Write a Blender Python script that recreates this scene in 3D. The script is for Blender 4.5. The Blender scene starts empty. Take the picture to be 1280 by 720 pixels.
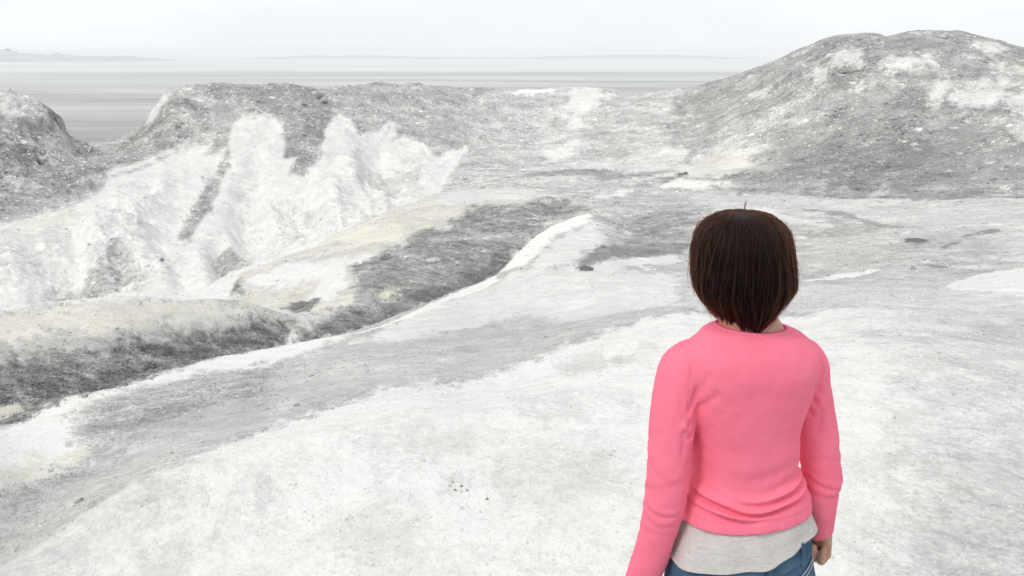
import bpy, math, random
import numpy as np
from mathutils import Vector, Matrix, Quaternion

sc = bpy.context.scene
random.seed(7)
rng = np.random.default_rng(11)

# ------------------------------------------------------------------ camera
cam_d = bpy.data.cameras.new('camera')
cam = bpy.data.objects.new('camera', cam_d)
sc.collection.objects.link(cam)
cam.location = (0, 0, 1.92)
cam.rotation_euler = (math.radians(90 - 15.91), 0, 0)
cam_d.sensor_width = 36.0
cam_d.lens = 36.0 * 1040.0 / 1280.0
cam_d.clip_start = 0.05
cam_d.clip_end = 120000
sc.camera = cam

# ------------------------------------------------------------------ sky, sun, exposure
SUN_EL, SUN_AZ = math.radians(46), math.radians(-132)      # azimuth from +Y towards +X: behind the camera, to the left
world = bpy.data.worlds.new('World')
sc.world = world
world.use_nodes = True
wn, wl = world.node_tree.nodes, world.node_tree.links
wn.clear()
w_out = wn.new('ShaderNodeOutputWorld'); bg = wn.new('ShaderNodeBackground')
sky = wn.new('ShaderNodeTexSky'); sky.sky_type = 'NISHITA'; sky.sun_disc = False
sky.sun_elevation = SUN_EL; sky.sun_rotation = SUN_AZ % (2 * math.pi)
sky.air_density = 1.0; sky.dust_density = 2.0; sky.ozone_density = 1.0
tc = wn.new('ShaderNodeTexCoord'); mp = wn.new('ShaderNodeMapping'); mp.inputs['Scale'].default_value = (1.2, 1.2, 4.5)
cn = wn.new('ShaderNodeTexNoise'); cn.inputs['Scale'].default_value = 1.9; cn.inputs['Detail'].default_value = 6; cn.inputs['Roughness'].default_value = 0.55
cr = wn.new('ShaderNodeMapRange'); cr.inputs['From Min'].default_value = 0.42; cr.inputs['From Max'].default_value = 0.66
cr.inputs['To Min'].default_value = 0.86; cr.inputs['To Max'].default_value = 0.99
mixs = wn.new('ShaderNodeMix'); mixs.data_type = 'RGBA'
mixs.inputs['B'].default_value = (10.55, 10.95, 11.25, 1)          # the overcast layer
wl.new(tc.outputs['Generated'], mp.inputs['Vector']); wl.new(mp.outputs['Vector'], cn.inputs['Vector'])
wl.new(cn.outputs['Fac'], cr.inputs['Value']); wl.new(cr.outputs['Result'], mixs.inputs['Factor'])
wl.new(sky.outputs['Color'], mixs.inputs['A']); wl.new(mixs.outputs['Result'], bg.inputs['Color'])
bg.inputs['Strength'].default_value = 0.10
wl.new(bg.outputs['Background'], w_out.inputs['Surface'])

sun_d = bpy.data.lights.new('sun', 'SUN'); sun = bpy.data.objects.new('sun', sun_d)
sc.collection.objects.link(sun)
sun_d.energy = 1.4; sun_d.angle = math.radians(14); sun_d.color = (1.0, 0.965, 0.91)
to_sun = Vector((math.sin(SUN_AZ) * math.cos(SUN_EL), math.cos(SUN_AZ) * math.cos(SUN_EL), math.sin(SUN_EL)))
sun.rotation_euler = to_sun.to_track_quat('Z', 'Y').to_euler()

sc.view_settings.view_transform = 'Standard'
sc.view_settings.look = 'None'
sc.view_settings.exposure = -0.06
sc.view_settings.gamma = 1.0
sc.view_settings.use_curve_mapping = False
sc.render.engine = 'CYCLES'
sc.cycles.use_denoising = True
sc.cycles.max_bounces = 6
sc.cycles.diffuse_bounces = 3
sc.cycles.volume_bounces = 2
sc.cycles.sample_clamp_indirect = 8
sc.render.film_transparent = False

# ------------------------------------------------------------------ helpers
def link(o, parent=None, label=None, cat=None, group=None, kind=None):
    sc.collection.objects.link(o)
    if parent is not None: o.parent = parent
    for k, v in (('label', label), ('category', cat), ('group', group), ('kind', kind)):
        if v: o[k] = v
    return o

def mesh_object(name, verts, faces, mat, smooth=True, **kw):
    me = bpy.data.meshes.new(name)
    me.from_pydata([tuple(v) for v in verts], [], [tuple(f) for f in faces])
    me.update()
    if smooth: me.shade_smooth()
    if mat: me.materials.append(mat)
    return link(bpy.data.objects.new(name, me), **kw)

def grid_mesh(name, V, quads, mat, normals=None):
    """V (n,3) float32, quads (m,4) int"""
    me = bpy.data.meshes.new(name)
    me.vertices.add(len(V)); me.vertices.foreach_set('co', V.astype(np.float32).ravel())
    me.loops.add(quads.size); me.loops.foreach_set('vertex_index', quads.astype(np.int32).ravel())
    me.polygons.add(len(quads)); me.polygons.foreach_set('loop_start', np.arange(0, quads.size, 4, dtype=np.int32))
    me.update(calc_edges=True)
    me.shade_smooth()
    if normals is not None: me.normals_split_custom_set_from_vertices(normals.astype(np.float32))
    me.materials.append(mat)
    return me

class NT:
    """a small wrapper for building node trees"""
    def __init__(self, name):
        self.m = bpy.data.materials.new(name); self.m.use_nodes = True
        self.t = self.m.node_tree; self.n = self.t.nodes; self.l = self.t.links
        self.b = self.n['Principled BSDF']; self.out = self.n['Material Output']
    def node(self, kind, **props):
        n = self.n.new(kind)
        for k, v in props.items(): setattr(n, k, v)
        return n
    def put(self, sock, v):
        if hasattr(v, 'links'): self.l.new(v, sock)
        else: sock.default_value = v
    def math(self, op, a, b=0.0, clamp=False):
        n = self.node('ShaderNodeMath', operation=op, use_clamp=clamp); self.put(n.inputs[0], a); self.put(n.inputs[1], b); return n.outputs[0]
    def noise(self, vec, scale, detail=4, rough=0.5, dist=0.0, out='Fac'):
        n = self.node('ShaderNodeTexNoise'); self.put(n.inputs['Vector'], vec)
        n.inputs['Scale'].default_value = scale; n.inputs['Detail'].default_value = detail
        n.inputs['Roughness'].default_value = rough; n.inputs['Distortion'].default_value = dist
        return n.outputs[out]
    def rng(self, v, a, b, c, d, clamp=True):
        n = self.node('ShaderNodeMapRange', clamp=clamp); self.put(n.inputs['Value'], v)
        for k, x in zip(('From Min', 'From Max', 'To Min', 'To Max'), (a, b, c, d)): self.put(n.inputs[k], x)
        return n.outputs['Result']
    def mix(self, f, a, b, blend='MIX'):
        n = self.node('ShaderNodeMix', data_type='RGBA', blend_type=blend); self.put(n.inputs['Factor'], f)
        for s, v in (('A', a), ('B', b)):
            n_in = [i for i in n.inputs if i.name == s and i.type == 'RGBA'][0]; self.put(n_in, v)
        return [o for o in n.outputs if o.type == 'RGBA'][0]
    def bump(self, h, strength, dist, normal=None):
        n = self.node('ShaderNodeBump'); n.inputs['Strength'].default_value = strength; n.inputs['Distance'].default_value = dist
        self.put(n.inputs['Height'], h)
        if normal is not None: self.put(n.inputs['Normal'], normal)
        return n.outputs['Normal']
    def scale_vec(self, vec, s):
        n = self.node('ShaderNodeMapping'); self.put(n.inputs['Vector'], vec); n.inputs['Scale'].default_value = s; return n.outputs[0]
LINES = {
  'fore': [(-2.346,2.321,0.174), (-2.026,2.854,-0.079), (-1.076,2.854,-0.078), (0,2.75,-0.006), (1.076,2.693,0.034), (1.91,2.691,0.036), (2.515,2.576,0.116)],
  'mid_fore': [(-2.618,2.614,0.056), (-2.167,3.06,-0.192), (-1.95,3.32,-0.134), (-1.666,3.526,-0.069), (-1.265,3.847,-0.068), (-0.689,4.092,-0.052), (0,4.4,-0.1), (1.109,4.875,-0.099), (2.126,4.91,-0.058), (3.09,4.67,-0.014), (3.915,4.279,0.053)],
  'knoll_edge': [(-2.818,2.839,0.004), (-2.276,3.228,-0.25), (-2.07,3.539,-0.205), (-1.825,3.893,-0.16), (-1.486,4.564,-0.253), (-0.916,5.525,-0.411), (-0.247,5.995,-0.516), (0.065,6.3,-0.556), (0.593,7.276,-0.655), (1.278,7.897,-0.68), (1.819,8.201,-0.675), (2.834,7.801,-0.582), (3.311,7.829,-0.525), (3.797,7.381,-0.432), (4.354,6.711,-0.347), (5.342,5.955,-0.219)],
  'slope_low': [(-3.211,3.294,-0.058), (-2.506,3.616,-0.251), (-2.448,4.245,-0.383), (-2.31,4.991,-0.485), (-1.959,6.093,-0.684), (-1.23,7.5,-0.937), (-0.35,8.593,-1.148), (0.091,9,-1.197), (0.805,9.968,-1.287), (1.683,10.466,-1.26), (2.327,10.546,-1.218), (3.6,9.97,-1.047), (4.113,9.77,-0.956), (4.869,9.528,-0.875), (5.716,8.927,-0.643), (6.947,7.874,-0.406)],
  'slope_crest': [(-4.482,4.708,-0.458), (-3.899,5.813,-0.801), (-3.921,6.743,-0.992), (-3.792,8.382,-1.374), (-2.867,10.827,-1.934), (-2.077,12.833,-2.305), (-1.238,15.45,-2.597), (-0.354,17.796,-2.821), (0.099,20,-2.917), (0.921,23.482,-3.073), (2.621,26.873,-3.233), (3.265,20.745,-2.72), (3.622,16.61,-2.267), (5.062,14.12,-1.886), (6.567,12.928,-1.578), (7.511,11.815,-1.155), (9.205,10.548,-0.76)],
  'gully': [(-5.236,5.508,-1.18), (-4.563,6.813,-1.581), (-4.571,7.869,-1.793), (-4.367,9.659,-2.244), (-3.223,12.181,-2.677), (-2.315,14.314,-3.047), (-1.357,16.946,-3.281), (-0.388,19.496,-3.514), (0.107,21.7,-3.563), (0.979,24.981,-3.517), (2.764,28.366,-3.535), (3.644,23.216,-3.04), (4.137,19.056,-2.573), (5.877,16.484,-2.185), (7.659,15.177,-1.813), (8.574,13.509,-1.613), (10.512,12.062,-1.084)],
  'bank_foot': [(-5.916,6.241,-1.124), (-5.164,7.734,-1.56), (-5.113,8.826,-1.754), (-4.852,10.756,-2.178), (-3.524,13.342,-2.701), (-2.535,15.697,-3.114), (-1.483,18.541,-3.346), (-0.417,20.996,-3.501), (0.115,23.3,-3.527), (1.037,26.48,-3.526), (2.907,29.859,-3.599), (4.021,25.687,-3.311), (4.858,22.481,-2.995), (7.015,19.794,-2.567), (8.968,17.877,-2.079), (10.389,16.502,-1.771), (12.435,14.366,-1.293)],
  'bank_crest': [(-9.085,9.986,-1.346), (-7.263,11.261,-1.632), (-6.581,12.13,-1.766), (-5.777,13.081,-2), (-4.721,13.816,-2.292), (-4.014,14.453,-2.746), (-3.522,15.915,-2.983), (-2.946,18.466,-3.152), (-1.749,22.131,-3.366), (0,26,-3.479), (1.412,28.966,-3.634), (3.141,32.348,-3.773), (5.465,25.419,-3.156), (7.977,22.636,-2.735), (10.267,20.581,-2.251), (11.934,19.074,-1.908), (14.343,16.682,-1.394)],
  'behind_bank': [(-11.091,12.217,-3.072), (-8.932,13.874,-3.554), (-8.004,14.771,-3.691), (-6.86,15.555,-3.76), (-5.49,16.089,-3.501), (-4.537,16.383,-3.296), (-4.18,19.047,-3.351), (-3.437,21.73,-3.336), (-1.996,25.422,-3.562), (0,29,-3.583), (3.377,34.837,-3.972), (6.281,29.335,-3.473), (9.267,26.422,-3.042), (12.009,24.183,-2.574), (14.01,22.494,-2.216), (16.907,19.753,-1.673)],
  'mound_crest': [(-14.447,15.923,-4.519), (-11.645,18.073,-5.205), (-10.245,18.902,-5.144), (-8.678,19.671,-4.792), (-8.203,20.198,-4.069), (-7.681,22.738,-4.021), (-6.432,27.251,-4.148), (-4.93,31.618,-4.049), (-3.253,35.351,-3.99), (0,38,-4.211), (3.709,38.321,-4.375), (7.718,36.186,-4.236), (11.212,32.098,-3.635), (14.193,28.68,-3.043), (16.348,26.339,-2.586), (20.118,23.585,-2.069)],
  'behind_mound': [(-16.794,18.519,-4.502), (-13.538,21.017,-5.199), (-11.908,21.982,-5.221), (-10.081,22.877,-5.344), (-9.58,23.632,-5.415), (-8.946,26.532,-5.722), (-7.339,31.147,-5.828), (-5.539,35.571,-5.52), (-3.662,39.832,-5.284), (0,43,-4.725), (4.226,43.797,-4.763), (8.531,40.103,-4.511), (12.666,36.357,-4.017), (15.946,32.276,-3.476), (18.436,29.751,-2.996), (22.696,26.644,-2.456)],
  'wall_foot': [(-19.457,21.504,-4.659), (-15.956,24.812,-5.619), (-14.271,26.388,-5.767), (-12.46,28.386,-5.936), (-11.65,29.266,-5.907), (-10.831,32.229,-5.875), (-8.691,36.993,-5.688), (-6.518,41.997,-5.307), (-4.286,46.804,-5.041), (0,52,-4.864), (5.057,52.758,-4.862), (10.124,47.943,-4.473), (14.7,42.531,-3.792), (18.694,38.168,-3.242), (21.726,35.358,-2.828), (26.457,31.322,-2.256)],
  'wall_mid': [(-25.113,28.519,-3.888), (-20.148,32.219,-4.482), (-18.383,34.962,-4.577), (-16.146,37.687,-5.083), (-13.755,41.795,-4.945), (-10.475,45.305,-4.731), (-7.584,49.421,-4.528), (-4.189,54.84,-4.347), (0,61,-3.9), (5.95,62.718,-3.77), (12.264,58.733,-3.519), (15.072,54.971,-2.401), (17.672,52.084,-1.595), (22.913,47.791,-0.865), (27.076,44.98,-0.783), (33.181,40.038,-0.671)],
  'wall_top': [(-30.103,34.782,-2.952), (-24.096,39.184,-3.455), (-22.098,42.611,-3.843), (-20.138,45.765,-3.614), (-18.411,49.7,-2.822), (-15.591,53.265,-2.019), (-11.095,55.91,-2.371), (-6.772,59.617,-3.043), (0,67,-2.725), (6.563,69.692,-2.59), (14.009,67.563,-2.639), (17.318,63.687,-1.207), (20.006,59.739,0.667), (22.659,58.248,1.585), (26.47,56.065,1.698), (31.187,52.425,0.962), (38.776,47.09,-0.048)],
  'rim': [(-34.915,41.194,-0.746), (-29.705,45.095,-0.873), (-27.839,46.271,-0.776), (-26.857,46.848,-0.766), (-25.891,47.388,-1.19), (-25.593,48.117,-2.041), (-25.978,49.61,-3.233), (-26.596,52.665,-3.7), (-25.762,55.293,-3.563), (-24.844,56.805,-2.809), (-23.953,57.186,-1.675), (-22.921,57.607,-0.593), (-21.894,58.54,-0.367), (-17.813,61.471,-0.426), (-14.246,63.42,-0.789), (-10.206,68.241,-0.684), (-5.449,72.796,-1.123), (0,77,-1.509), (4.427,78.876,-1.305), (8.817,78.506,-1.433), (10.861,77.24,-1.802), (13.492,75.809,-1.525), (16.414,73.182,-0.806), (19.036,70.474,0.124), (21.326,67.721,1.531), (23.156,66.059,2.48), (25.228,65.296,3.107), (26.768,64.68,3.153), (27.897,64.201,2.918), (29.405,64.625,3.265), (32.259,63.248,3.292), (33.869,61.832,2.881), (35.628,60.255,2.11), (40.499,57.095,0.052), (45.201,54.753,-0.868)],
  'rim_back': [(-39.105,46.137,-2.666), (-33.27,50.507,-2.809), (-31.179,51.824,-2.699), (-30.08,52.469,-2.689), (-28.998,53.075,-3.163), (-28.664,53.891,-4.116), (-29.095,55.563,-5.452), (-29.788,58.985,-5.974), (-28.853,61.928,-5.821), (-27.825,63.621,-4.977), (-26.828,64.048,-3.706), (-25.672,64.52,-2.494), (-24.521,65.565,-2.241), (-19.95,68.848,-2.307), (-15.956,71.03,-2.714), (-11.431,76.43,-2.596), (-6.103,81.532,-3.088), (0,86.24,-3.52), (4.958,88.341,-3.292), (9.876,87.927,-3.435), (12.164,86.509,-3.848), (15.111,84.906,-3.538), (18.383,81.964,-2.733), (21.32,78.931,-1.691), (23.886,75.848,-0.116), (25.935,73.986,0.947), (28.255,73.131,1.65), (29.98,72.441,1.701), (31.245,71.905,1.437), (32.934,72.38,1.827), (36.13,70.838,1.857), (37.933,69.251,1.396), (39.903,67.486,0.533), (45.359,63.946,-1.772), (50.625,61.323,-2.803)],
  'far_slope': [(-52.373,61.791,-16.078), (-44.558,67.643,-16.27), (-41.758,69.407,-16.124), (-40.286,70.271,-16.11), (-38.837,71.082,-16.745), (-38.389,72.176,-18.172), (-38.967,74.415,-20.41), (-39.894,78.998,-22.009), (-38.643,82.94,-22.405), (-37.266,85.207,-21.574), (-35.93,85.779,-19.873), (-34.382,86.411,-18.249), (-32.841,87.81,-18.061), (-26.719,92.207,-18.599), (-21.369,95.129,-19.443), (-15.309,102.361,-20.486), (-8.174,109.194,-22.344), (0,115.5,-24.123), (6.641,118.314,-24.418), (13.226,117.76,-24.609), (16.291,115.86,-24.863), (20.238,113.713,-24.148), (24.62,109.773,-22.469), (28.554,105.711,-20.474), (31.99,101.582,-17.763), (34.734,99.088,-16.04), (37.842,97.944,-15.099), (40.152,97.02,-15.031), (41.846,96.301,-15.384), (44.108,96.937,-15.162), (48.389,94.873,-15.121), (50.804,92.747,-15.589), (53.441,90.383,-16.595), (60.749,85.642,-19.682), (67.802,82.129,-21.363)],
}
PATCHES = [   # value of the ground's tone (shade at the lip painted in), soft edge, ragged edge, gravel contrast, yellow, outline on the ground plan
  ('plateau', 0.8, 0.0135, 0.0135, 0.2, 0, [(-8.356,40.94), (-6.729,43.445), (-4.302,56.44), (-2.404,63.565), (-5.809,77.702), (16.425,73.231), (15.515,51.151), (15.209,44.106), (8.934,40.179), (4.466,38.444), (1.923,33.03), (0,31.536), (-3.192,34.665)]),
  ('hill', 0.67, 0.0135, 0.0154, 0.2, 0, [(14.127,71.71), (18.631,76.874), (21.637,73.186), (26.537,69.082), (38.354,63.538), (40.985,51.845), (22.384,26.888), (18.327,29.567), (14.866,33.359), (11.611,37.504), (9.443,40.733), (10.198,53.375)]),
  ('ridge', 0.74, 0.0135, 0.0154, 0.18, 0, [(-28.569,32.836), (-37.022,44.074), (-1.516,81.266), (-2.335,61.593), (-4.006,52.276), (-6.729,43.445), (-9.368,40.11), (-19.153,38.051), (-22.291,35.981)]),
  ('outcrop', 0.69, 0.0058, 0.0096, 0.26, 0, [(-25.832,29.416), (-37.022,44.074), (-27.867,50.411), (-28.042,54.07), (-20.484,41.768), (-19.431,37.875), (-19.403,34.358), (-20.536,32.903)]),
  ('hill apron', 0.84, 0.0077, 0.0077, 0.12, 0, [(9.225,39.752), (11.618,35.264), (14.487,32.483), (17.756,28.623), (21.84,26.214), (10.858,12.766), (9.029,14.233), (9.901,18.689), (8.764,24.949), (7.158,28.277), (7.332,34.338)]),
  ('mid right', 0.77, 0.0115, 0.0115, 0.18, 0, [(2.622,26.89), (6.154,28.727), (8.406,23.896), (9.552,19.092), (7.368,13.739), (5.935,12.939), (4.743,13.207), (3.501,16.037), (1.542,14.79), (1.145,19.403)]),
  ('band', 0.805, 0.0135, 0.0135, 0.1, 0, [(-2.508,3.619), (-2.447,4.244), (-2.31,4.992), (-2.264,7.083), (-2.074,9.704), (-1.41,11.639), (0,14.765), (1.771,14.862), (3.259,14.896), (4.743,13.207), (5.832,12.708), (7.039,11.06), (8.292,9.696), (5.228,5.964), (4.588,7.092), (3.339,7.898), (1.818,8.199), (1.279,7.902), (0.593,7.28), (0.064,6.257), (-0.916,5.529), (-1.486,4.565), (-1.825,3.893), (-2.071,3.541), (-2.264,2.4)]),
  ('band pale', 0.9, 0.0096, 0.0096, 0.07, 0, [(-1.861,9.129), (-1.506,12.45), (0,15.435), (1.771,14.862), (3.108,14.883), (1.915,9.522), (1.155,9.539), (0,10.568), (-1.103,9.026)]),
  ('right band pale', 0.85, 0.0096, 0.0096, 0.1, 0, [(2.783,12.1), (4.59,12.769), (5.598,10.369), (6.298,9.869), (7.698,8.977), (5.457,6.242), (4.473,6.904), (3.502,8.293), (2.929,8.072), (2.065,8.546)]),
  ('foreground', 0.955, 0.0115, 0.0096, 0.07, 0, [(-2.069,1.875), (-2.132,2.232), (-2.216,3.133), (-2.026,3.459), (-1.809,3.857), (-1.486,4.565), (-1.253,5.007), (-0.922,5.565), (-0.482,5.835), (-0.246,5.955), (0.064,6.257), (0.584,7.171), (1.279,7.902), (1.818,8.199), (2.835,7.804), (3.339,7.898), (3.678,7.604), (3.44,6.526), (2.802,4.854), (2.278,3.432), (1.828,2.33), (1.318,1.523), (-1.733,1.47)]),
  ('foreground right', 0.87, 0.0817, 0.0385, 0.12, 0, [(3.264,7.712), (4.01,7.81), (4.715,7.067), (5.942,6.072), (1.8,1.495), (1.076,1.533), (1.51,2.795), (1.925,3.79), (2.375,5.265)]),
  ('foreground left grey', 0.885, 0.0250, 0.0115, 0.09, 0, [(-2.216,3.133), (-1.998,3.409), (-1.746,3.715), (-1.557,3.855), (-1.548,3.419), (-1.731,3.029), (-1.772,2.631), (-1.994,2.055)]),
  ('grey smear c', 0.895, 0.0192, 0.0135, 0.07, 0.03, [(-0.156,3.644), (0.166,3.912), (0.476,3.731), (0.513,3.416), (0.209,3.213), (-0.072,3.313)]),
  ('grey smear d', 0.9, 0.0173, 0.0135, 0.07, 0, [(0,4.75), (0.414,5.006), (0.739,4.751), (0.744,4.459), (0.365,4.363), (0.046,4.4)]),
  ('grey smear e', 0.905, 0.0173, 0.0135, 0.07, 0, [(-0.702,3.903), (-0.433,4.117), (-0.17,4.04), (-0.318,3.732), (-0.623,3.647)]),
  ('grey smear f', 0.9, 0.0173, 0.0135, 0.06, 0.03, [(-0.713,3.107), (-0.496,3.274), (-0.272,3.124), (-0.384,2.9), (-0.604,2.873)]),
  ('grey smear g', 0.885, 0.0096, 0.0135, 0.08, 0, [(0.367,5.962), (0.752,6.127), (1.141,6.217), (1.004,5.704), (0.685,5.558), (0.442,5.37)]),
  ('grey smear', 0.9, 0.0135, 0.0135, 0.08, 0, [(-1.488,2.853), (-1.502,3.253), (-1.366,3.32), (-1.339,2.962), (-1.311,2.653)]),
  ('grey smear b', 0.91, 0.0115, 0.0115, 0.08, 0, [(-1.402,3.319), (-1.212,3.529), (-1.106,3.421), (-1.287,3.192)]),
  ('dark cluster', 0.9, 0.0115, 0.0115, 0.08, 0, [(-0.316,3.464), (-0.257,3.525), (-0.167,3.457), (-0.181,3.359), (-0.291,3.373)]),
  ('left tail', 0.8, 0.0135, 0.0115, 0.1, 0, [(-2.714,2.931), (-2.441,3.506), (-2.329,3.714), (-2.234,3.927), (-2.037,4.374), (-1.863,4.661), (-1.632,4.296), (-1.801,3.837), (-2.026,3.459), (-2.269,3.215), (-2.132,2.232)]),
  ('edge', 0.955, 0.0115, 0.0096, 0.05, 0, [(-3.055,3.359), (-3.395,4.585), (-3.673,5.464), (-3.766,6.468), (-3.489,7.699), (-3.329,9.295), (-2.728,10.297), (-2.129,10.476), (-2.106,8.582), (-2.595,7.899), (-2.987,7.243), (-3.111,6.678), (-3.165,6.212), (-3.216,5.81), (-2.905,5.107), (-2.621,4.664), (-2.67,4.314), (-2.664,3.875), (-2.714,2.931)]),
  ('edge gravel', 0.76, 0.0154, 0.0115, 0.26, 0, [(-2.958,5.106), (-3.295,5.903), (-3.23,6.083), (-3.02,6.323), (-2.657,6.764), (-2.264,7.083), (-1.989,6.188), (-2.392,5.89), (-2.652,5.262), (-2.698,4.812)]),
  ('edge yellow', 0.91, 0.0115, 0.0077, 0.06, 0.6, [(-2.847,3.789), (-2.818,4.123), (-2.833,4.601), (-2.676,4.721), (-2.688,4.346), (-2.664,3.875), (-2.629,3.458)]),
  ('edge crest', 0.95, 0.0029, 0.0038, 0.04, 0, [(-2.183,10.225), (-1.876,11.582), (-1.145,14.281), (-0.345,17.329), (-0.214,15.312), (-0.569,14.214), (-1.028,12.79), (-1.6,11.297), (-1.934,10.012)]),
  ('white tongue', 0.975, 0.0038, 0.0048, 0.04, 0, [(-0.31,17.305), (-0.297,21.376), (0,22.899), (0.801,25.501), (1.587,27.049), (2.937,28.687), (2.142,23.047), (1.224,20.783), (0.729,18.485), (0.525,16.572), (0.154,15.478)]),
  ('tongue side', 0.9, 0.0058, 0.0058, 0.05, 0, [(0.151,15.225), (0.517,16.313), (0.763,18.431), (1.304,20.423), (2.303,23.554), (2.293,19.427), (1.26,15.902), (0.873,14.633)]),
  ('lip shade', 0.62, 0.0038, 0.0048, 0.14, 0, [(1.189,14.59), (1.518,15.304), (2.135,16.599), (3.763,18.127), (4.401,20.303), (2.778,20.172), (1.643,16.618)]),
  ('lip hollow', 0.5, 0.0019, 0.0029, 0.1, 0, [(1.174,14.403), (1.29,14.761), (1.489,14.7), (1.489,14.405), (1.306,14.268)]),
  ('lip', 0.9, 0.0029, 0.0029, 0.05, 0, [(1.388,14.239), (1.66,15.212), (2.498,16.829), (3.487,17.623), (3.717,16.904), (2.493,15.709), (1.902,14.727), (1.526,13.939)]),
  ('mid grey blotch', 0.66, 0.0096, 0.0096, 0.2, 0, [(3.921,26.751), (6.207,28.715), (4.754,21.576), (2.927,18.537), (2.53,19.783)]),
  ('bank top', 0.89, 0.0058, 0.0077, 0.08, 0.45, [(-7.152,7.709), (-18.367,20.21), (-7.241,11.223), (-6.561,12.089), (-5.76,13.04), (-4.708,13.772), (-3.984,14.505), (-4.026,13.718), (-4.862,12.297), (-5.571,10.731), (-6.048,9.218)]),
  ('bank top grey', 0.76, 0.0077, 0.0077, 0.14, 0.1, [(-7.6,8.237), (-6.397,9.806), (-5.64,11.111), (-4.888,12.731), (-4.136,13.632), (-4.816,12.163), (-5.502,10.583), (-5.963,9.076), (-6.765,7.25)]),
  ('bank face', 0.57, 0.0077, 0.0096, 0.3, 0.08, [(-6.589,7.041), (-5.916,8.996), (-5.413,10.391), (-4.774,12.392), (-4.214,13.438), (-3.906,14.426), (-3.732,13.527), (-3.764,12.745), (-3.144,9.036), (-3.489,7.699), (-3.706,6.361), (-3.673,5.464), (-3.606,3.744)]),
  ('bank dark', 0.52, 0.0048, 0.0077, 0.32, 0.08, [(-5.587,8.443), (-5.258,9.467), (-4.815,11.214), (-4.361,12.635), (-3.9,13.754), (-3.765,12.845), (-4.197,11.723), (-3.686,7.776), (-3.766,6.468), (-5.072,7.579)]),
  ('bank yellow', 0.86, 0.0038, 0.0029, 0.05, 0.6, [(-5.468,7.487), (-5.263,7.9), (-5.15,8.006), (-5.053,8.004), (-5.052,7.545), (-3.74,5.073)]),
  ('foot white', 0.965, 0.0029, 0.0038, 0.04, 0, [(-3.7,12.893), (-3.755,13.511), (-3.721,14.028), (-3.578,13.789), (-3.55,13.015), (-2.824,9.959)]),
  ('mound', 0.86, 0.0077, 0.0077, 0.09, 0.35, [(-8.291,20.258), (-10.091,29.878), (-8.185,34.691), (-6.132,39.352), (-3.989,43.372), (0,40.779), (2.572,33.129), (3.031,29.648), (1.008,25.714), (0.113,22.948), (-0.354,17.795), (-1.446,18.049), (-2.486,15.368), (-3.44,12.995), (-3.949,14.37), (-4.708,13.772)]),
  ('mound dark', 0.63, 0.0087, 0.0096, 0.24, 0, [(-3.528,13.032), (-3.557,14.671), (-3.38,15.231), (-3.098,16.216), (-3.709,17.656), (-4.07,20.494), (-3.126,22.635), (-3.007,25.539), (-2.341,26.55), (-1.477,30.348), (0,31.266), (1.668,34.399), (2.829,29.646), (1.008,25.714), (0.113,22.948), (-0.317,17.732), (-1.446,18.049), (-2.486,15.368)]),
  ('mound darker', 0.53, 0.0038, 0.0058, 0.24, 0, [(-3.494,13.001), (-3.074,15.227), (-2.365,16.811), (-1.504,18.828), (-0.815,20.507), (-0.516,21.712), (-0.228,23.145), (0.113,22.948), (-0.304,16.95), (-1.441,17.984), (-2.478,15.313)]),
  ('mound yellow', 0.89, 0.0038, 0.0048, 0.1, 0.9, [(-2.9,17.013), (-2.707,18.061), (-2.354,18.416), (-2.379,17.6), (-2.698,16.798)]),
  ('mound crest pale', 0.88, 0.0058, 0.0058, 0.06, 0, [(-3.226,33.239), (-2.771,35.767), (0,38.592), (1.108,35.729), (0.313,32.266), (-1.247,32.082), (-2.431,31.239)]),
  ('mound streak', 0.93, 0.0038, 0.0048, 0.05, 0, [(-6.806,20.673), (-6.242,22.479), (-4.812,22.088), (-3.682,21.914), (-4.321,20.719), (-3.54,17.704), (-3.842,16.636), (-4.54,17.368), (-4.694,19.605), (-5.638,19.445)]),
  ('mound streak b', 0.91, 0.0038, 0.0058, 0.05, 0.6, [(-6.361,26.943), (-5.529,28.218), (-3.588,26.161), (-2.64,26.966), (-3.372,24.509), (-4.778,24.256)]),
  ('mound hollow', 0.58, 0.0029, 0.0038, 0.18, 0, [(-5.023,17.329), (-4.766,17.698), (-4.386,17.621), (-3.999,16.436), (-3.963,15.357), (-4.657,16.618)]),
  ('mound foot dark', 0.62, 0.0038, 0.0048, 0.22, 0, [(-8.229,20.317), (-10.406,27.564), (-7.062,20.819), (-6.613,19.538), (-7.268,19.478)]),
  ('wall', 0.92, 0.0024, 0.0024, 0.06, 0, [(-18.803,20.724), (-23.865,26.957), (-19.811,31.621), (-19.428,33.185), (-18.903,34.667), (-18.968,37.499), (-19.725,40.785), (-19.366,42.408), (-19.137,45.432), (-18.456,47.803), (-17.857,49.735), (-17.349,48.45), (-16.99,46.241), (-16.524,46.71), (-16.18,47.623), (-15.792,45.484), (-15.681,43.026), (-14.874,38.19), (-13.932,33.902), (-13.554,33.773), (-13.838,35.878), (-14.326,38.965), (-14.931,42.465), (-15.439,45.46), (-16.433,48.768), (-17.166,52.176), (-16.876,53.396), (-15.378,53.971), (-14.171,51.938), (-13.278,49.416), (-12.972,47.379), (-12.259,48.189), (-12.182,45.557), (-11.51,46.046), (-11.334,47.689), (-11.574,50.638), (-11.85,53.956), (-11.565,56.749), (-10.679,55.918), (-9.693,53.707), (-8.977,55.682), (-8.374,59.05), (-7.714,58.157), (-7.78,54.492), (-6.73,56.653), (-5.808,55.416), (-4.688,53.285), (-2.901,56.327), (-3.368,51.648), (-3.613,45.651), (-3.839,33.513), (-5.046,30.789), (-5.906,27.599), (-6.098,26.024), (-7.418,22.066), (-5.413,13.276), (-5.741,12.993), (-7.192,11.141)]),
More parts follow.
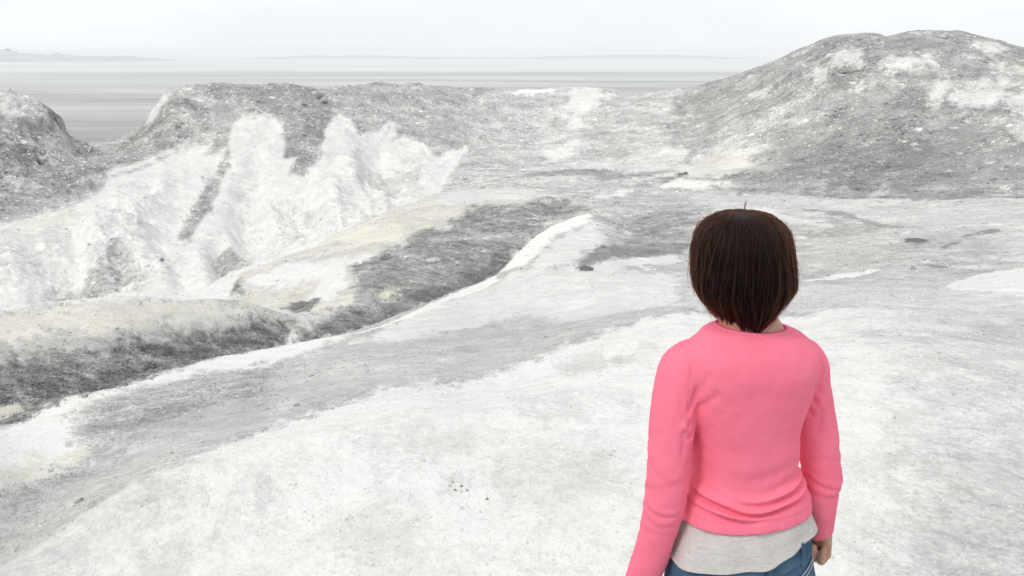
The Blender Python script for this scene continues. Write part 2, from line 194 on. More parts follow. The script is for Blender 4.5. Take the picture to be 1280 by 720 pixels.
  ('wall grey', 0.84, 0.0058, 0.0077, 0.12, 0, [(-7.938,45.737), (-6.698,49.885), (-5.197,49.166), (-5.154,44.427), (-6.467,41.645)]),
  ('flute a', 0.86, 0.0067, 0.0058, 0.08, 0, [(-18.427,38.849), (-18.439,40.187), (-16.062,33.415), (-14.853,28.724), (-14.943,28.209), (-16.353,33.008)]),
  ('flute b', 0.87, 0.0067, 0.0058, 0.08, 0, [(-15.07,46.275), (-14.699,46.835), (-13.359,40.483), (-12.437,34.172), (-12.674,34.085), (-13.782,40.341)]),
  ('flute c', 0.85, 0.0067, 0.0058, 0.08, 0, [(-11.053,48.08), (-10.797,49.569), (-9.638,44.367), (-9.101,38.018), (-9.494,37.32), (-10.166,43.455)]),
  ('flute d', 0.86, 0.0067, 0.0058, 0.08, 0, [(-10.074,53.004), (-9.344,52.165), (-8.112,47.389), (-7.698,41.743), (-8.043,40.972), (-8.786,47.094)]),
  ('flute e', 0.86, 0.0077, 0.0058, 0.08, 0, [(-17.587,41.401), (-17.57,42.61), (-15.769,36.728), (-14.369,31.244), (-14.602,31.082), (-16.118,36.544)]),
  ('wall foot grey', 0.885, 0.0077, 0.0067, 0.1, 0, [(-10.157,33.218), (-9.33,36.629), (-7.767,39.884), (-5.765,42.485), (-4.43,45.91), (-4.625,43.435), (-6.555,39.603), (-8.368,35.523), (-7.183,24.197)]),
  ('wall grey b', 0.88, 0.0077, 0.0077, 0.1, 0, [(-19.448,30.975), (-18.703,33.003), (-16.948,31.327), (-16.284,27.218), (-16.338,25.463)]),
  ('wall yellow', 0.9, 0.0096, 0.0058, 0.06, 0.5, [(-19.09,31.969), (-18.818,33.851), (-18.127,33.758), (-18.06,32.349), (-18.385,31.497)]),
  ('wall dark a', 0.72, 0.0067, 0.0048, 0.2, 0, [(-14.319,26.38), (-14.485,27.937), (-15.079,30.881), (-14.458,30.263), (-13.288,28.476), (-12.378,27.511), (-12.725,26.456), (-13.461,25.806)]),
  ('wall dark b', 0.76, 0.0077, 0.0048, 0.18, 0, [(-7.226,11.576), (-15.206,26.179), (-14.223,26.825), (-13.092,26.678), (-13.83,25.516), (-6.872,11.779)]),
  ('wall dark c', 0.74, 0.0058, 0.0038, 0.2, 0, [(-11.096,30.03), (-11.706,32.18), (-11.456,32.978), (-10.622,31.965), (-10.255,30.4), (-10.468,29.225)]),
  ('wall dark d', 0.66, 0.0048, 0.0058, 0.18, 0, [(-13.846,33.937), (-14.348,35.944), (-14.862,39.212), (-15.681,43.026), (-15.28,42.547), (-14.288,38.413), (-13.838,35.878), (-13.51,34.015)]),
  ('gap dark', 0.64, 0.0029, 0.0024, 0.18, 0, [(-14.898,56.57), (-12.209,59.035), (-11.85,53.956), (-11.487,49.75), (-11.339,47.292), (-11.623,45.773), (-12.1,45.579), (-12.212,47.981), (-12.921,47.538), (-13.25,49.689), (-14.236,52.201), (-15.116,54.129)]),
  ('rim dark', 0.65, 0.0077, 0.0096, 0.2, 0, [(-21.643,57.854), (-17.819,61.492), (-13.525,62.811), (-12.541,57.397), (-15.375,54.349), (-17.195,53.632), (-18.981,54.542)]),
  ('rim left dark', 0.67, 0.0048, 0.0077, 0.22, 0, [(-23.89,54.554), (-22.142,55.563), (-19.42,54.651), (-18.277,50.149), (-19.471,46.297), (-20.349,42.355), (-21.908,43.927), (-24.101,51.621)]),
  ('slant pale', 0.9, 0.0029, 0.0029, 0.08, 0, [(-20.48,41.585), (-20.052,43.546), (-19.588,46.6), (-18.639,48.325), (-19.053,45.775), (-19.483,42.686), (-19.789,40.755)]),
  ('crag edge pale', 0.9, 0.0029, 0.0038, 0.1, 0, [(-26.451,60.823), (-23.408,56.592), (-22.234,55.664), (-21.873,54.391), (-22.424,53.488), (-22.972,53.436)]),
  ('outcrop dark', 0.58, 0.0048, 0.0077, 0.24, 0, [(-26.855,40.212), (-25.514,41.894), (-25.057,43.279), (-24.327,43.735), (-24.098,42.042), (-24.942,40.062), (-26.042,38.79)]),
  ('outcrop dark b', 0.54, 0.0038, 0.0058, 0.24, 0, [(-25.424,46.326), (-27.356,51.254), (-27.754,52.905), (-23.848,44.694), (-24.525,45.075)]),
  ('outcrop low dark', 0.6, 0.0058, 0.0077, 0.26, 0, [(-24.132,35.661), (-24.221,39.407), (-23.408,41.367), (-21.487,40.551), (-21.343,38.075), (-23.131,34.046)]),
  ('outcrop top pale', 0.84, 0.0038, 0.0058, 0.22, 0, [(-31.641,48.083), (-29.64,49.341), (-28.085,50.29), (-25.663,47.108), (-25.817,44.859), (-28.33,42.83)]),
  ('crest white', 0.97, 0.0029, 0.0048, 0.04, 0, [(-0.558,74.406), (1.095,78.001), (3.791,77.917), (4.277,76.122), (2.083,74.06), (0.343,73.035)]),
  ('crest white b', 0.93, 0.0058, 0.0077, 0.1, 0, [(4.661,76.593), (7.856,83.997), (8.776,75.516), (7.744,71.632), (5.61,65.927), (4.317,56.48), (2.575,53.775), (2.152,56.32), (4.436,62.324), (4.673,70.973)]),
  ('plateau white', 0.9, 0.0077, 0.0096, 0.1, 0.08, [(9.91,49.201), (12.872,51.959), (14.519,49.18), (15.636,45.465), (16.384,42.763), (14.932,42.023), (12.363,44.367), (10.011,43.295), (8.73,45.357)]),
  ('plateau pale', 0.87, 0.0077, 0.0096, 0.12, 0, [(0.862,44.684), (3.991,52.014), (8.401,54.961), (11.664,53.153), (9.2,47.896), (5.555,48.139), (2.532,43.732)]),
  ('plateau yellow', 0.9, 0.0115, 0.0077, 0.1, 0.4, [(10.31,48.862), (12.626,50.886), (14.582,47.762), (16.139,43.81), (13.878,43.813), (10.999,45.788)]),
  ('plateau dark', 0.66, 0.0048, 0.0067, 0.16, 0, [(0,45.761), (3.792,49.33), (7.245,47.079), (8.979,43.326), (8.893,41.88), (6.777,43.918), (3.581,46.483)]),
  ('slot', 0.4, 0.0019, 0.0029, 0.1, 0, [(8.795,45.008), (9.18,45.437), (9.314,44.37), (8.894,43.962)]),
  ('pale bar', 0.95, 0.0048, 0.0058, 0.06, 0.1, [(7.646,41.66), (8.737,43.15), (10.129,42.01), (11.095,39.606), (9.451,39.073), (8.067,39.706)]),
  ('pale bar b', 0.92, 0.0048, 0.0058, 0.06, 0, [(3.338,34.426), (4.981,39.6), (6.307,40.764), (4.934,36.372), (3.686,33.023)]),
  ('hill mid pale', 0.735, 0.0154, 0.0154, 0.24, 0, [(14.473,58.878), (18.277,61.071), (20.489,54.883), (21.81,51.795), (20.078,48.392), (17.105,48.771), (13.987,50.685), (12.253,53.583)]),
  ('hill white a', 0.93, 0.0077, 0.0077, 0.1, 0, [(24.318,55.162), (25.707,56.07), (26.683,54.831), (26.293,53.627), (25.054,53.935)]),
  ('hill white e', 0.9, 0.0038, 0.0058, 0.12, 0, [(22.226,51.662), (22.839,51.791), (23.076,50.979), (22.433,50.526)]),
  ('hill white f', 0.88, 0.0038, 0.0058, 0.14, 0, [(20.858,53.102), (21.599,53.159), (21.65,52.124), (20.967,52.056)]),
  ('hill white g', 0.88, 0.0038, 0.0058, 0.14, 0, [(19.914,58.099), (20.575,57.915), (20.47,56.337), (19.905,56.448)]),
  ('hill white h', 0.9, 0.0029, 0.0048, 0.14, 0, [(23.257,47.577), (23.907,47.851), (23.764,46.777), (23.083,46.409)]),
  ('hill white i', 0.9, 0.0029, 0.0048, 0.14, 0, [(17.507,41.54), (17.94,41.46), (17.786,40.688), (17.402,40.681)]),
  ('hill white j', 0.86, 0.0038, 0.0058, 0.16, 0, [(17.461,62.072), (18.008,60.488), (17.606,57.566), (17.016,58.421)]),
  ('hill white b', 0.92, 0.0077, 0.0067, 0.1, 0, [(22.293,58.705), (23.064,59.379), (23.377,58.185), (22.902,57.178), (22.279,57.471)]),
  ('hill right pale', 0.77, 0.0096, 0.0135, 0.22, 0, [(24.445,49.76), (27.11,52.027), (29.997,53.896), (32.278,52.614), (34.987,43.365), (30.097,36.92), (26.191,41.974), (26.521,47.117), (24.616,46.76)]),
  ('hill right white', 0.9, 0.0077, 0.0115, 0.14, 0, [(24.889,48.262), (27.52,49.975), (28.668,47.871), (28.914,43.916), (26.606,43.408), (25.961,46.027), (24.486,46.488)]),
  ('hill yellow', 0.88, 0.0058, 0.0058, 0.08, 0.6, [(29.94,52.374), (31.716,53.368), (31.575,50.597), (30.276,49.957)]),
  ('hill white c', 0.92, 0.0077, 0.0067, 0.12, 0, [(24.445,49.452), (25.332,50.212), (25.443,49.258), (24.632,48.088), (24.145,48.378)]),
  ('hill white d', 0.9, 0.0077, 0.0077, 0.12, 0, [(24.272,40.906), (25.026,41.253), (25.301,39.756), (24.553,39.084), (24.055,39.819)]),
  ('hill top pale', 0.86, 0.0048, 0.0077, 0.16, 0, [(28.691,62.394), (30.17,61.912), (29.937,60.234), (28.389,60.449)]),
  ('hill right top pale', 0.88, 0.0048, 0.0077, 0.16, 0, [(30.903,58.291), (32.932,59.038), (32.522,56.538), (31.341,56.511)]),
  ('hill dark', 0.62, 0.0288, 0.0173, 0.2, 0, [(12.795,42.922), (16.081,48.345), (19.223,46.09), (20.791,43.811), (22.52,36.737), (25.894,31.352), (22.384,26.888), (18.751,30.283), (15.125,33.966), (12.889,37.025)]),
  ('hill foot', 0.62, 0.0048, 0.0048, 0.14, 0, [(9.132,41.484), (11.275,38.887), (13.288,36.144), (14.763,33.12), (18.327,29.567), (22.384,26.888), (18.955,22.721), (16.118,25.962), (13.145,29.443), (12.306,35.284), (9.778,38.873)]),
  ('right mound', 0.93, 0.0029, 0.0038, 0.05, 0, [(5.948,10.928), (6.695,11.69), (7.325,11.887), (8.919,13.613), (8.915,10.448), (6.752,7.827), (5.474,8.268), (5.362,8.924), (5.184,9.411)]),
  ('streak a', 0.9, 0.0038, 0.0058, 0.06, 0.06, [(7.158,28.277), (8.597,27.59), (8.516,23.551), (8.644,21.526), (8.034,22.171), (7.7,24.632)]),
  ('seam a', 0.66, 0.0019, 0.0038, 0.08, 0, [(9.669,26.84), (9.98,24.365), (9.698,21.09), (9.557,19.903), (9.306,20.655), (9.389,23.449)]),
  ('hole', 0.58, 0.0038, 0.0029, 0.08, 0, [(8.632,17.9), (8.999,18.234), (9.061,17.783), (8.901,17.388), (8.561,17.172), (8.492,17.452)]),
  ('seam b', 0.6, 0.0019, 0.0029, 0.08, 0, [(8.567,16.322), (9.248,17.08), (9.422,17.096), (9.014,16.506), (8.56,16.059)]),
  ('seam c', 0.6, 0.0019, 0.0029, 0.08, 0, [(9.814,17.709), (10.355,18.199), (11.014,18.43), (10.724,17.984), (10.096,17.599)]),
  ('seam d', 0.6, 0.0019, 0.0029, 0.08, 0, [(7.141,14.251), (7.451,14.312), (7.483,13.83), (7.212,13.834)]),
  ('pink tint', 0.8, 0.0135, 0.0135, 0.14, 0.2, [(7.152,20.195), (8.959,19.852), (7.537,15.553), (6.136,14.712), (5.339,15.361)]),
  ('edge right', 0.93, 0.0019, 0.0038, 0.05, 0, [(4.691,13.247), (5.518,13.855), (6.08,13.888), (6.365,13.916), (5.809,13.562), (5.074,13.04)]),
]
SPOTS = {'dark_hole': (8.747,17.56), 'lip': (1.336,14.451), 'pale_a': (0.487,3.76), 'pale_b': (0.462,3.821), 'pale_c': (0.51,3.817), 'pebble': (-0.112,3.345), 'slope': (-12.531,28.915), 'rim_a': (-13.427,59.081), 'rim_b': (-12.93,58.529), 'hollow': (-4.559,17.165), 'cl_a': (-0.291,3.472), 'cl_b': (-0.262,3.432), 'cl_c': (-0.235,3.468), 'cl_d': (-0.206,3.428), 'cl_e': (-0.279,3.51), 'tuft': (0.894,2.854)}
# ------------------------------------------------------------------ terrain shape
def _hash(ix, iy, seed):
    h = (ix.astype(np.int64) * 374761393 + iy.astype(np.int64) * 668265263 + seed * 1442695041) & 0xFFFFFFFF
    h = ((h ^ (h >> 13)) * 1274126177) & 0xFFFFFFFF
    return ((h ^ (h >> 16)) & 0xFFFF) / 32767.5 - 1.0

def vnoise(x, y, seed=0):
    ix = np.floor(x); iy = np.floor(y)
    fx = x - ix; fy = y - iy
    fx = fx * fx * fx * (fx * (fx * 6 - 15) + 10); fy = fy * fy * fy * (fy * (fy * 6 - 15) + 10)
    a = _hash(ix, iy, seed); b = _hash(ix + 1, iy, seed)
    c = _hash(ix, iy + 1, seed); d = _hash(ix + 1, iy + 1, seed)
    return (a * (1 - fx) + b * fx) * (1 - fy) + (c * (1 - fx) + d * fx) * fy

def fbm(x, y, octaves=5, seed=0, rough=0.5):
    s = np.zeros(np.shape(x)); a = 1.0; t = 0.0
    for o in range(octaves):
        ca, sa = math.cos(o * 0.7 + 0.3), math.sin(o * 0.7 + 0.3)
        s += a * vnoise((x * ca - y * sa) + 17.3 * o, (x * sa + y * ca) - 9.1 * o, seed + o)
        t += a; a *= rough; x = x * 2.03; y = y * 2.03
    return s / t

def ridged(x, y, octaves=4, seed=0):
    s = np.zeros(np.shape(x)); a = 1.0; t = 0.0
    for o in range(octaves):
        s += a * (1 - 2 * np.abs(vnoise(x + 5.1 * o, y + 3.7 * o, seed + o)))
        t += a; a *= 0.5; x = x * 2.1; y = y * 2.1
    return s / t

def pchip_slopes(x, y):            # along axis 0, monotone cubic
    h = np.diff(x, axis=0); d = np.diff(y, axis=0) / h
    m = np.zeros_like(y)
    w1 = 2 * h[1:] + h[:-1]; w2 = h[1:] + 2 * h[:-1]
    same = d[:-1] * d[1:] > 0
    with np.errstate(divide='ignore', invalid='ignore'):
        hm = (w1 + w2) / (w1 / d[:-1] + w2 / d[1:])
    m[1:-1] = np.where(same, hm, 0.0)
    m[0] = d[0]; m[-1] = d[-1]
    return m

def pchip1(xk, yk, x):
    xk = np.asarray(xk, float); yk = np.asarray(yk, float)
    m = pchip_slopes(xk[:, None], yk[:, None])[:, 0]
    x = np.clip(x, xk[0], xk[-1])
    i = np.clip(np.searchsorted(xk, x, side='right') - 1, 0, len(xk) - 2)
    h = xk[i + 1] - xk[i]; t = (x - xk[i]) / h
    return ((2 * t**3 - 3 * t**2 + 1) * yk[i] + (t**3 - 2 * t**2 + t) * h * m[i]
            + (-2 * t**3 + 3 * t**2) * yk[i + 1] + (t**3 - t**2) * h * m[i + 1])

def terrain_columns(az):
    """log-distance and height of every terrain line at the azimuths az"""
    R = [np.full(az.shape, math.log(0.003)), np.full(az.shape, math.log(1.6))]; Z = [np.zeros(az.shape), np.zeros(az.shape)]
    for name in LINES:
        p = np.array(LINES[name], float)
        a = np.arctan2(p[:, 0], p[:, 1]); lr = np.log(np.hypot(p[:, 0], p[:, 1]))
        o = np.argsort(a); a, lr, z = a[o], lr[o], p[o, 2]
        r_ = pchip1(a, lr, az); z_ = pchip1(a, z, az)
        back = np.clip((np.abs(az) - 0.9) / (math.pi - 0.9), 0, 1)      # the part behind the camera
        r_ = r_ * (1 - back) + back * (lr[0] + lr[-1]) / 2
        z_ = z_ * (1 - back) + back * (z[0] + z[-1]) / 2
        R.append(r_); Z.append(z_)
    R.append(np.full(az.shape, math.log(150.0))); Z.append(np.minimum(Z[-1] - 14, -38.0))
    R.append(np.full(az.shape, math.log(330.0))); Z.append(np.full(az.shape, -92.0))
    R = np.array(R); Z = np.array(Z)
    for i in range(1, len(R)):
        R[i] = np.maximum(R[i], R[i - 1] + 0.03)
    return R, Z

def terrain_z(az, LR):
    """az (nc,), LR (nr,nc) -> height (nr,nc)"""
    R, Z = terrain_columns(az)
    m = pchip_slopes(R, Z)
    nl, nc = R.shape; out = np.zeros_like(LR)
    idx = np.zeros(LR.shape, int)
    for k in range(1, nl - 1):
        idx += LR >= R[k][None, :]
    c = np.broadcast_to(np.arange(nc)[None, :], LR.shape)
    r0 = R[idx, c]; r1 = R[idx + 1, c]; h = r1 - r0; t = np.clip((LR - r0) / h, 0, 1)
    out = ((2 * t**3 - 3 * t**2 + 1) * Z[idx, c] + (t**3 - 2 * t**2 + t) * h * m[idx, c]
           + (-2 * t**3 + 3 * t**2) * Z[idx + 1, c] + (t**3 - t**2) * h * m[idx + 1, c])
    return out
# ------------------------------------------------------------------ ground material
def ground_material():
    t = NT('pale_volcanic_ground')
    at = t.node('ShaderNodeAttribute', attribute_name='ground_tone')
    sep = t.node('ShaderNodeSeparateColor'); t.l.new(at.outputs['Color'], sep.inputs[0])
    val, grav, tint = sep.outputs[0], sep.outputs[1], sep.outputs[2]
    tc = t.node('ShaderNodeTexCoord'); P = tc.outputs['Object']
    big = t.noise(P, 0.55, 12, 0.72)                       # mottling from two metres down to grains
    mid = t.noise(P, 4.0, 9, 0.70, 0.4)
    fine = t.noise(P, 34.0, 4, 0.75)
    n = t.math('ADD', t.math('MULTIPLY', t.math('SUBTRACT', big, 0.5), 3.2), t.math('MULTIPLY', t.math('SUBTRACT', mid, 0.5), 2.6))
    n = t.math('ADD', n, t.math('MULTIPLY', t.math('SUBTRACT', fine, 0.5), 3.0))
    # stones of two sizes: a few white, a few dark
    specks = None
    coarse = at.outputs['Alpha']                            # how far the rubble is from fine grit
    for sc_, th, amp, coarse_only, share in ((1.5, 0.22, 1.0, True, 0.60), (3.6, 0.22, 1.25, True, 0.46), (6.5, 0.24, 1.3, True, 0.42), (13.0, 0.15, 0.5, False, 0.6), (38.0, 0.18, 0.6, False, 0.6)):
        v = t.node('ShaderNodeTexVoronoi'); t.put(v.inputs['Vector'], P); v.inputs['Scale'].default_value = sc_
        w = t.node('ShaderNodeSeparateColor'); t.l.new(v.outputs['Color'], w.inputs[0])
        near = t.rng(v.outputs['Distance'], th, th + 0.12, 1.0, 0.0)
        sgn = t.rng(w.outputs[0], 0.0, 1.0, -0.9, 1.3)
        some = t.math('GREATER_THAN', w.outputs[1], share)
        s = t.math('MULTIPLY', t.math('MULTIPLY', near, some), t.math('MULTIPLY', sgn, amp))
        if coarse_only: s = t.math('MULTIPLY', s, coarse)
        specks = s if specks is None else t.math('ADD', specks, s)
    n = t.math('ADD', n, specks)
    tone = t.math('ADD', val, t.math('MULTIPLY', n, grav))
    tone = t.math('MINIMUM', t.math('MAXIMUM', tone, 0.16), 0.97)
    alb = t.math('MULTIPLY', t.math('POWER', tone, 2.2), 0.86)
    col = t.node('ShaderNodeCombineColor')
    warm = t.noise(P, 0.9, 3, 0.5)
    t.put(col.inputs[0], t.math('MULTIPLY', alb, t.rng(warm, 0.35, 0.65, 0.995, 1.02)))
    t.put(col.inputs[1], t.math('MULTIPLY', alb, t.math('SUBTRACT', 0.985, t.math('MULTIPLY', tint, 0.055))))
    t.put(col.inputs[2], t.math('MULTIPLY', alb, t.math('SUBTRACT', 0.950, t.math('MULTIPLY', tint, 0.20))))
    t.put(t.b.inputs['Base Color'], col.outputs[0])
    t.b.inputs['Roughness'].default_value = 0.95
    t.b.inputs['Specular IOR Level'].default_value = 0.15
    gs = t.math('ADD', 0.12, t.math('MULTIPLY', grav, 2.2))
    h1 = t.math('MULTIPLY', t.math('ADD', t.math('MULTIPLY', mid, 1.0), t.math('MULTIPLY', specks, 0.25)), gs)
    b1 = t.bump(h1, 0.7, 0.05)
    h2 = t.math('MULTIPLY', t.math('ADD', t.noise(P, 20.0, 6, 0.75), t.math('MULTIPLY', t.noise(P, 75.0, 4, 0.7), 0.5)), t.math('ADD', gs, 0.06))
    b2 = t.bump(h2, 0.6, 0.02, b1)
    h3 = t.math('MULTIPLY', big, gs)
    b3 = t.bump(h3, 0.55, 0.3, b2)
    t.put(t.b.inputs['Normal'], b3)
    return t.m

GROUND = ground_material()

# ------------------------------------------------------------------ the ground as one fine sheet round the camera
def in_poly(px, py, x, y):
    c = np.zeros(x.shape, bool); j = len(px) - 1
    for i in range(len(px)):
        dy = py[j] - py[i]
        if abs(dy) > 1e-12:
            c ^= ((py[i] > y) != (py[j] > y)) & (x < (px[j] - px[i]) * (y - py[i]) / dy + px[i])
        j = i
    return c

def poly_sd(px, py, x, y):
    d2 = np.full(x.shape, 1e9); j = len(px) - 1
    for i in range(len(px)):
        ex, ey = px[j] - px[i], py[j] - py[i]; wx, wy = x - px[i], y - py[i]
        k = np.clip((wx * ex + wy * ey) / max(ex * ex + ey * ey, 1e-12), 0, 1)
        d2 = np.minimum(d2, (wx - ex * k)**2 + (wy - ey * k)**2); j = i
    return np.where(in_poly(px, py, x, y), 1, -1) * np.sqrt(d2)

SQ = 0.30                                   # one log-distance unit counts as this many radians when edges are softened
front = np.radians(38)
az = np.concatenate([np.linspace(-front, front, 1120), front + (2 * math.pi - 2 * front) * (np.arange(1, 130) / 130.0)])
az = np.where(az > math.pi, az - 2 * math.pi, az)
az = np.sort(az)
rr = np.concatenate([np.geomspace(0.004, 0.3, 12, endpoint=False), np.geomspace(0.3, 2.2, 60, endpoint=False), np.geomspace(2.2, 96, 1150, endpoint=False), np.geomspace(96, 330, 40)])
NR, NC = len(rr), len(az)
LR = np.broadcast_to(np.log(rr)[:, None], (NR, NC))
Zb = terrain_z(az, LR)
X = rr[:, None] * np.sin(az)[None, :]; Y = rr[:, None] * np.cos(az)[None, :]
AZ = np.broadcast_to(az[None, :], (NR, NC))

# tones of the ground, painted on the plan
tone = np.full((NR, NC), 0.78); grav = np.full((NR, NC), 0.16); tint = np.zeros((NR, NC))
w1 = fbm(X / 2.3, Y / 2.3, 6, 3, 0.62); w2 = fbm(X / 0.5, Y / 0.5, 4, 19, 0.55)
warp = 0.8 * w1 + 0.5 * w2
warp_r = fbm(AZ * 55, LR * 16, 5, 40, 0.6)
warp = 1.9 * (0.5 * warp + 0.85 * warp_r)
warp_v = 1.9 * (0.45 * (0.8 * w1 + 0.5 * w2) + 0.5 * warp_r + 0.15 * fbm(AZ * 60, LR * 12, 3, 45, 0.5))      # ragged along the fall line, for slopes of scree
grit = fbm(AZ * 190, LR * 60, 4, 140, 0.62)
grit2 = fbm(AZ * 60, LR * 30, 4, 150, 0.6)
masks = {}; gouge = np.zeros((NR, NC))
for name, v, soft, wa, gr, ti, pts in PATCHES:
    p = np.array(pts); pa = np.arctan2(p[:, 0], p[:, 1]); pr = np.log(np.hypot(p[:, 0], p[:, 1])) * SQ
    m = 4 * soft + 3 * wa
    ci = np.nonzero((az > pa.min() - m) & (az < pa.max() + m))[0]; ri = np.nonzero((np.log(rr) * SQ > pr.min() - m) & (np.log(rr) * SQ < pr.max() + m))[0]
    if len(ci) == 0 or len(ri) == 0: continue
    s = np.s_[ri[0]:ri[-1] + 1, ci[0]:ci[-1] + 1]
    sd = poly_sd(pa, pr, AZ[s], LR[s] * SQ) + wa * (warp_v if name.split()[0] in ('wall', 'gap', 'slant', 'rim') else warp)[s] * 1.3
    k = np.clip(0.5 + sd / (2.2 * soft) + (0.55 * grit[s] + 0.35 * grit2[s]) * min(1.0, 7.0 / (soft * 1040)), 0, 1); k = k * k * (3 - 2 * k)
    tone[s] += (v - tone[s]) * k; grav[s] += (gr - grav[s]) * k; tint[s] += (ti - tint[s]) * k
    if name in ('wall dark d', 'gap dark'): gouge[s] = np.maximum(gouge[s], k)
    if name in ('hill', 'ridge', 'outcrop', 'wall'):
        masks[name] = np.zeros((NR, NC)); masks[name][s] = k
    if name == 'wall':                                     # relief fades in over a broad margin, no step at the edge of the pale scree
        e = np.clip((sd - .004) / .040, 0, 1); wall_relief = np.zeros((NR, NC)); wall_relief[s] = e * e * (3 - 2 * e)

# mottled and streaked: the tone drifts within every patch
flow = fbm(AZ * 22 + LR * 9, LR * 26 - AZ * 8, 6, 160, 0.62)
flow2 = fbm(AZ * 70, LR * 75, 5, 170, 0.66)
tone_smooth = tone.copy()
calm = 1 - .6 * masks['hill']
tone = np.clip(tone + calm * ((0.020 + 0.30 * grav) * flow + (0.012 + 0.45 * grav) * flow2) + masks['hill'] * 0.09 * fbm(X / 5.0, Y / 5.0, 6, 181, 0.6), 0.2, 0.985)
grav = np.clip(grav * (1 + 0.9 * flow), 0.02, 0.5)

# roughness of the relief by region
far = np.clip((LR - math.log(30)) / math.log(2.2), 0, 1)
amp = 0.012 + 0.10 * np.clip((LR - math.log(7)) / math.log(6), 0, 1)
amp = amp * (0.5 + 3.2 * np.clip(0.95 - tone_smooth, 0, 0.5))
Zd = amp * 1.3 * fbm(X / 1.7, Y / 1.7, 7, 55, 0.55)
Zd += 0.05 * np.clip((LR - math.log(2.3)) / .5, 0, 1) * np.clip((math.log(16) - LR) / .6, 0, 1) * fbm((X + .6 * Y) / 2.6, (Y - .5 * X) / 1.1, 4, 59, 0.5)     # soft swells
Zd += 0.006 * np.clip((LR - math.log(2)) / 1.0, 0, 1) * fbm(X / 0.18, Y / 0.18, 3, 65, 0.6)
g_ridge = masks['ridge'] * far; g_out = masks['outcrop'] * far; g_hill = masks['hill'] * far; g_wall = wall_relief * np.clip((LR - math.log(27)) / 0.15, 0, 1)
Zd += g_ridge * 0.30 * fbm(X / 2.6, Y / 2.6, 6, 71, 0.6)
Zd += g_out * (0.75 * ridged(X / 2.2, Y / 3.0, 5, 81) + 0.25 * fbm(X / 0.7, Y / 0.7, 4, 85, 0.6))
Zd += g_hill * 0.20 * fbm(X / 2.4, Y / 2.4, 6, 91, 0.6)
gul = ridged(AZ * 26 + 0.5 * fbm(AZ * 12, LR * 5, 3, 7), LR * 2.2, 4, 101)
Zd += g_wall * (0.10 * gul + 1.15 * fbm(AZ * 17 + 0.6 * LR, LR * 1.6, 3, 105, 0.5) + 0.34 * fbm(X / 1.1, Y / 1.1, 5, 103, 0.6))
Zd += g_wall * (0.045 * ridged(AZ * 40 + LR, LR * 8, 3, 107) + 0.10 * fbm(X / 0.8, Y / 0.8, 4, 109, 0.6) - 0.18 * gouge)
# cracked ledges along the rim
Zd += (g_ridge + g_out) * np.clip((LR - math.log(50)) / 0.1, 0, 1) * 0.18 * ridged(X / 0.9, Y / 1.3, 4, 111)
Z = Zb + Zd
V = np.stack([X, Y, Z], -1)
# normals of the whole sheet, so that the split pieces meet without a seam
du = np.roll(V, -1, 1) - np.roll(V, 1, 1); dv = np.gradient(V, axis=0)
N = np.cross(du, dv); N /= np.maximum(np.linalg.norm(N, axis=-1, keepdims=True), 1e-12)
N[N[..., 2] < 0] *= -1
idx = np.arange(NR * NC).reshape(NR, NC); nx = np.roll(idx, -1, 1)
quads = np.stack([idx[:-1], nx[:-1], nx[1:], idx[1:]], -1).reshape(-1, 4)
# which piece of the landscape a face belongs to
lab = np.zeros((NR, NC), int)
beyond = LR > math.log(27)
lab[(masks['hill'] > 0.5) & beyond] = 1
lab[((masks['ridge'] > 0.5) | (masks['wall'] > 0.5)) & beyond] = 2
lab[(masks['outcrop'] > 0.5) & beyond] = 3
rimr = np.interp(az, *zip(*sorted((math.atan2(p[0], p[1]), math.log(math.hypot(p[0], p[1]))) for p in LINES['rim'])))
behind = LR > rimr[None, :] + 0.01
lab[behind & (az > 0.22)[None, :]] = 1; lab[behind & (az <= 0.22)[None, :]] = 2; lab[behind & (az < -0.475)[None, :]] = 3
lab[behind & (np.abs(az) > 0.8)[None, :]] = 0
fl = lab[:-1].reshape(-1)
V = V.reshape(-1, 3); N = N.reshape(-1, 3)
coarse = np.clip((LR - math.log(14)) / math.log(3.6), 0, 1) * np.clip(1.5 - 6 * np.clip(tone_smooth - .86, 0, 1) / .1 * .25, .2, 1)
COL = np.stack([tone, grav, tint, coarse], -1).reshape(-1, 4).astype(np.float32)
for k, name, label in ((0, 'terrain', 'pale grey and white gravelly ground with soft gullies around the woman'),
                       (1, 'hill', 'broad grey gravel hill with white patches rising above the horizon'),
                       (2, 'crater_ridge', 'grey crater rim with steep white gullied slope below it'),
                       (3, 'rocky_outcrop', 'dark rugged rocky outcrop beside the gap to the plain')):
    q = quads[fl == k]
    u, inv = np.unique(q, return_inverse=True)
    me = grid_mesh(name, V[u], inv.reshape(-1, 4), GROUND, N[u])
    ca = me.attributes.new('ground_tone', 'FLOAT_COLOR', 'POINT'); ca.data.foreach_set('color', COL[u].ravel())
    link(bpy.data.objects.new(name, me), kind='structure', label=label)

def ground_at(x, y):
    a = math.atan2(x, y); l = math.log(math.hypot(x, y))
    j = int(np.clip(np.searchsorted(az, a), 1, NC - 1)); i = int(np.clip(np.searchsorted(np.log(rr), l), 1, NR - 1))
    fa = (a - az[j - 1]) / (az[j] - az[j - 1]); fr = (l - math.log(rr[i - 1])) / (math.log(rr[i]) - math.log(rr[i - 1]))
    zz = Z
    return float((zz[i-1, j-1] * (1-fa) + zz[i-1, j] * fa) * (1-fr) + (zz[i, j-1] * (1-fa) + zz[i, j] * fa) * fr)

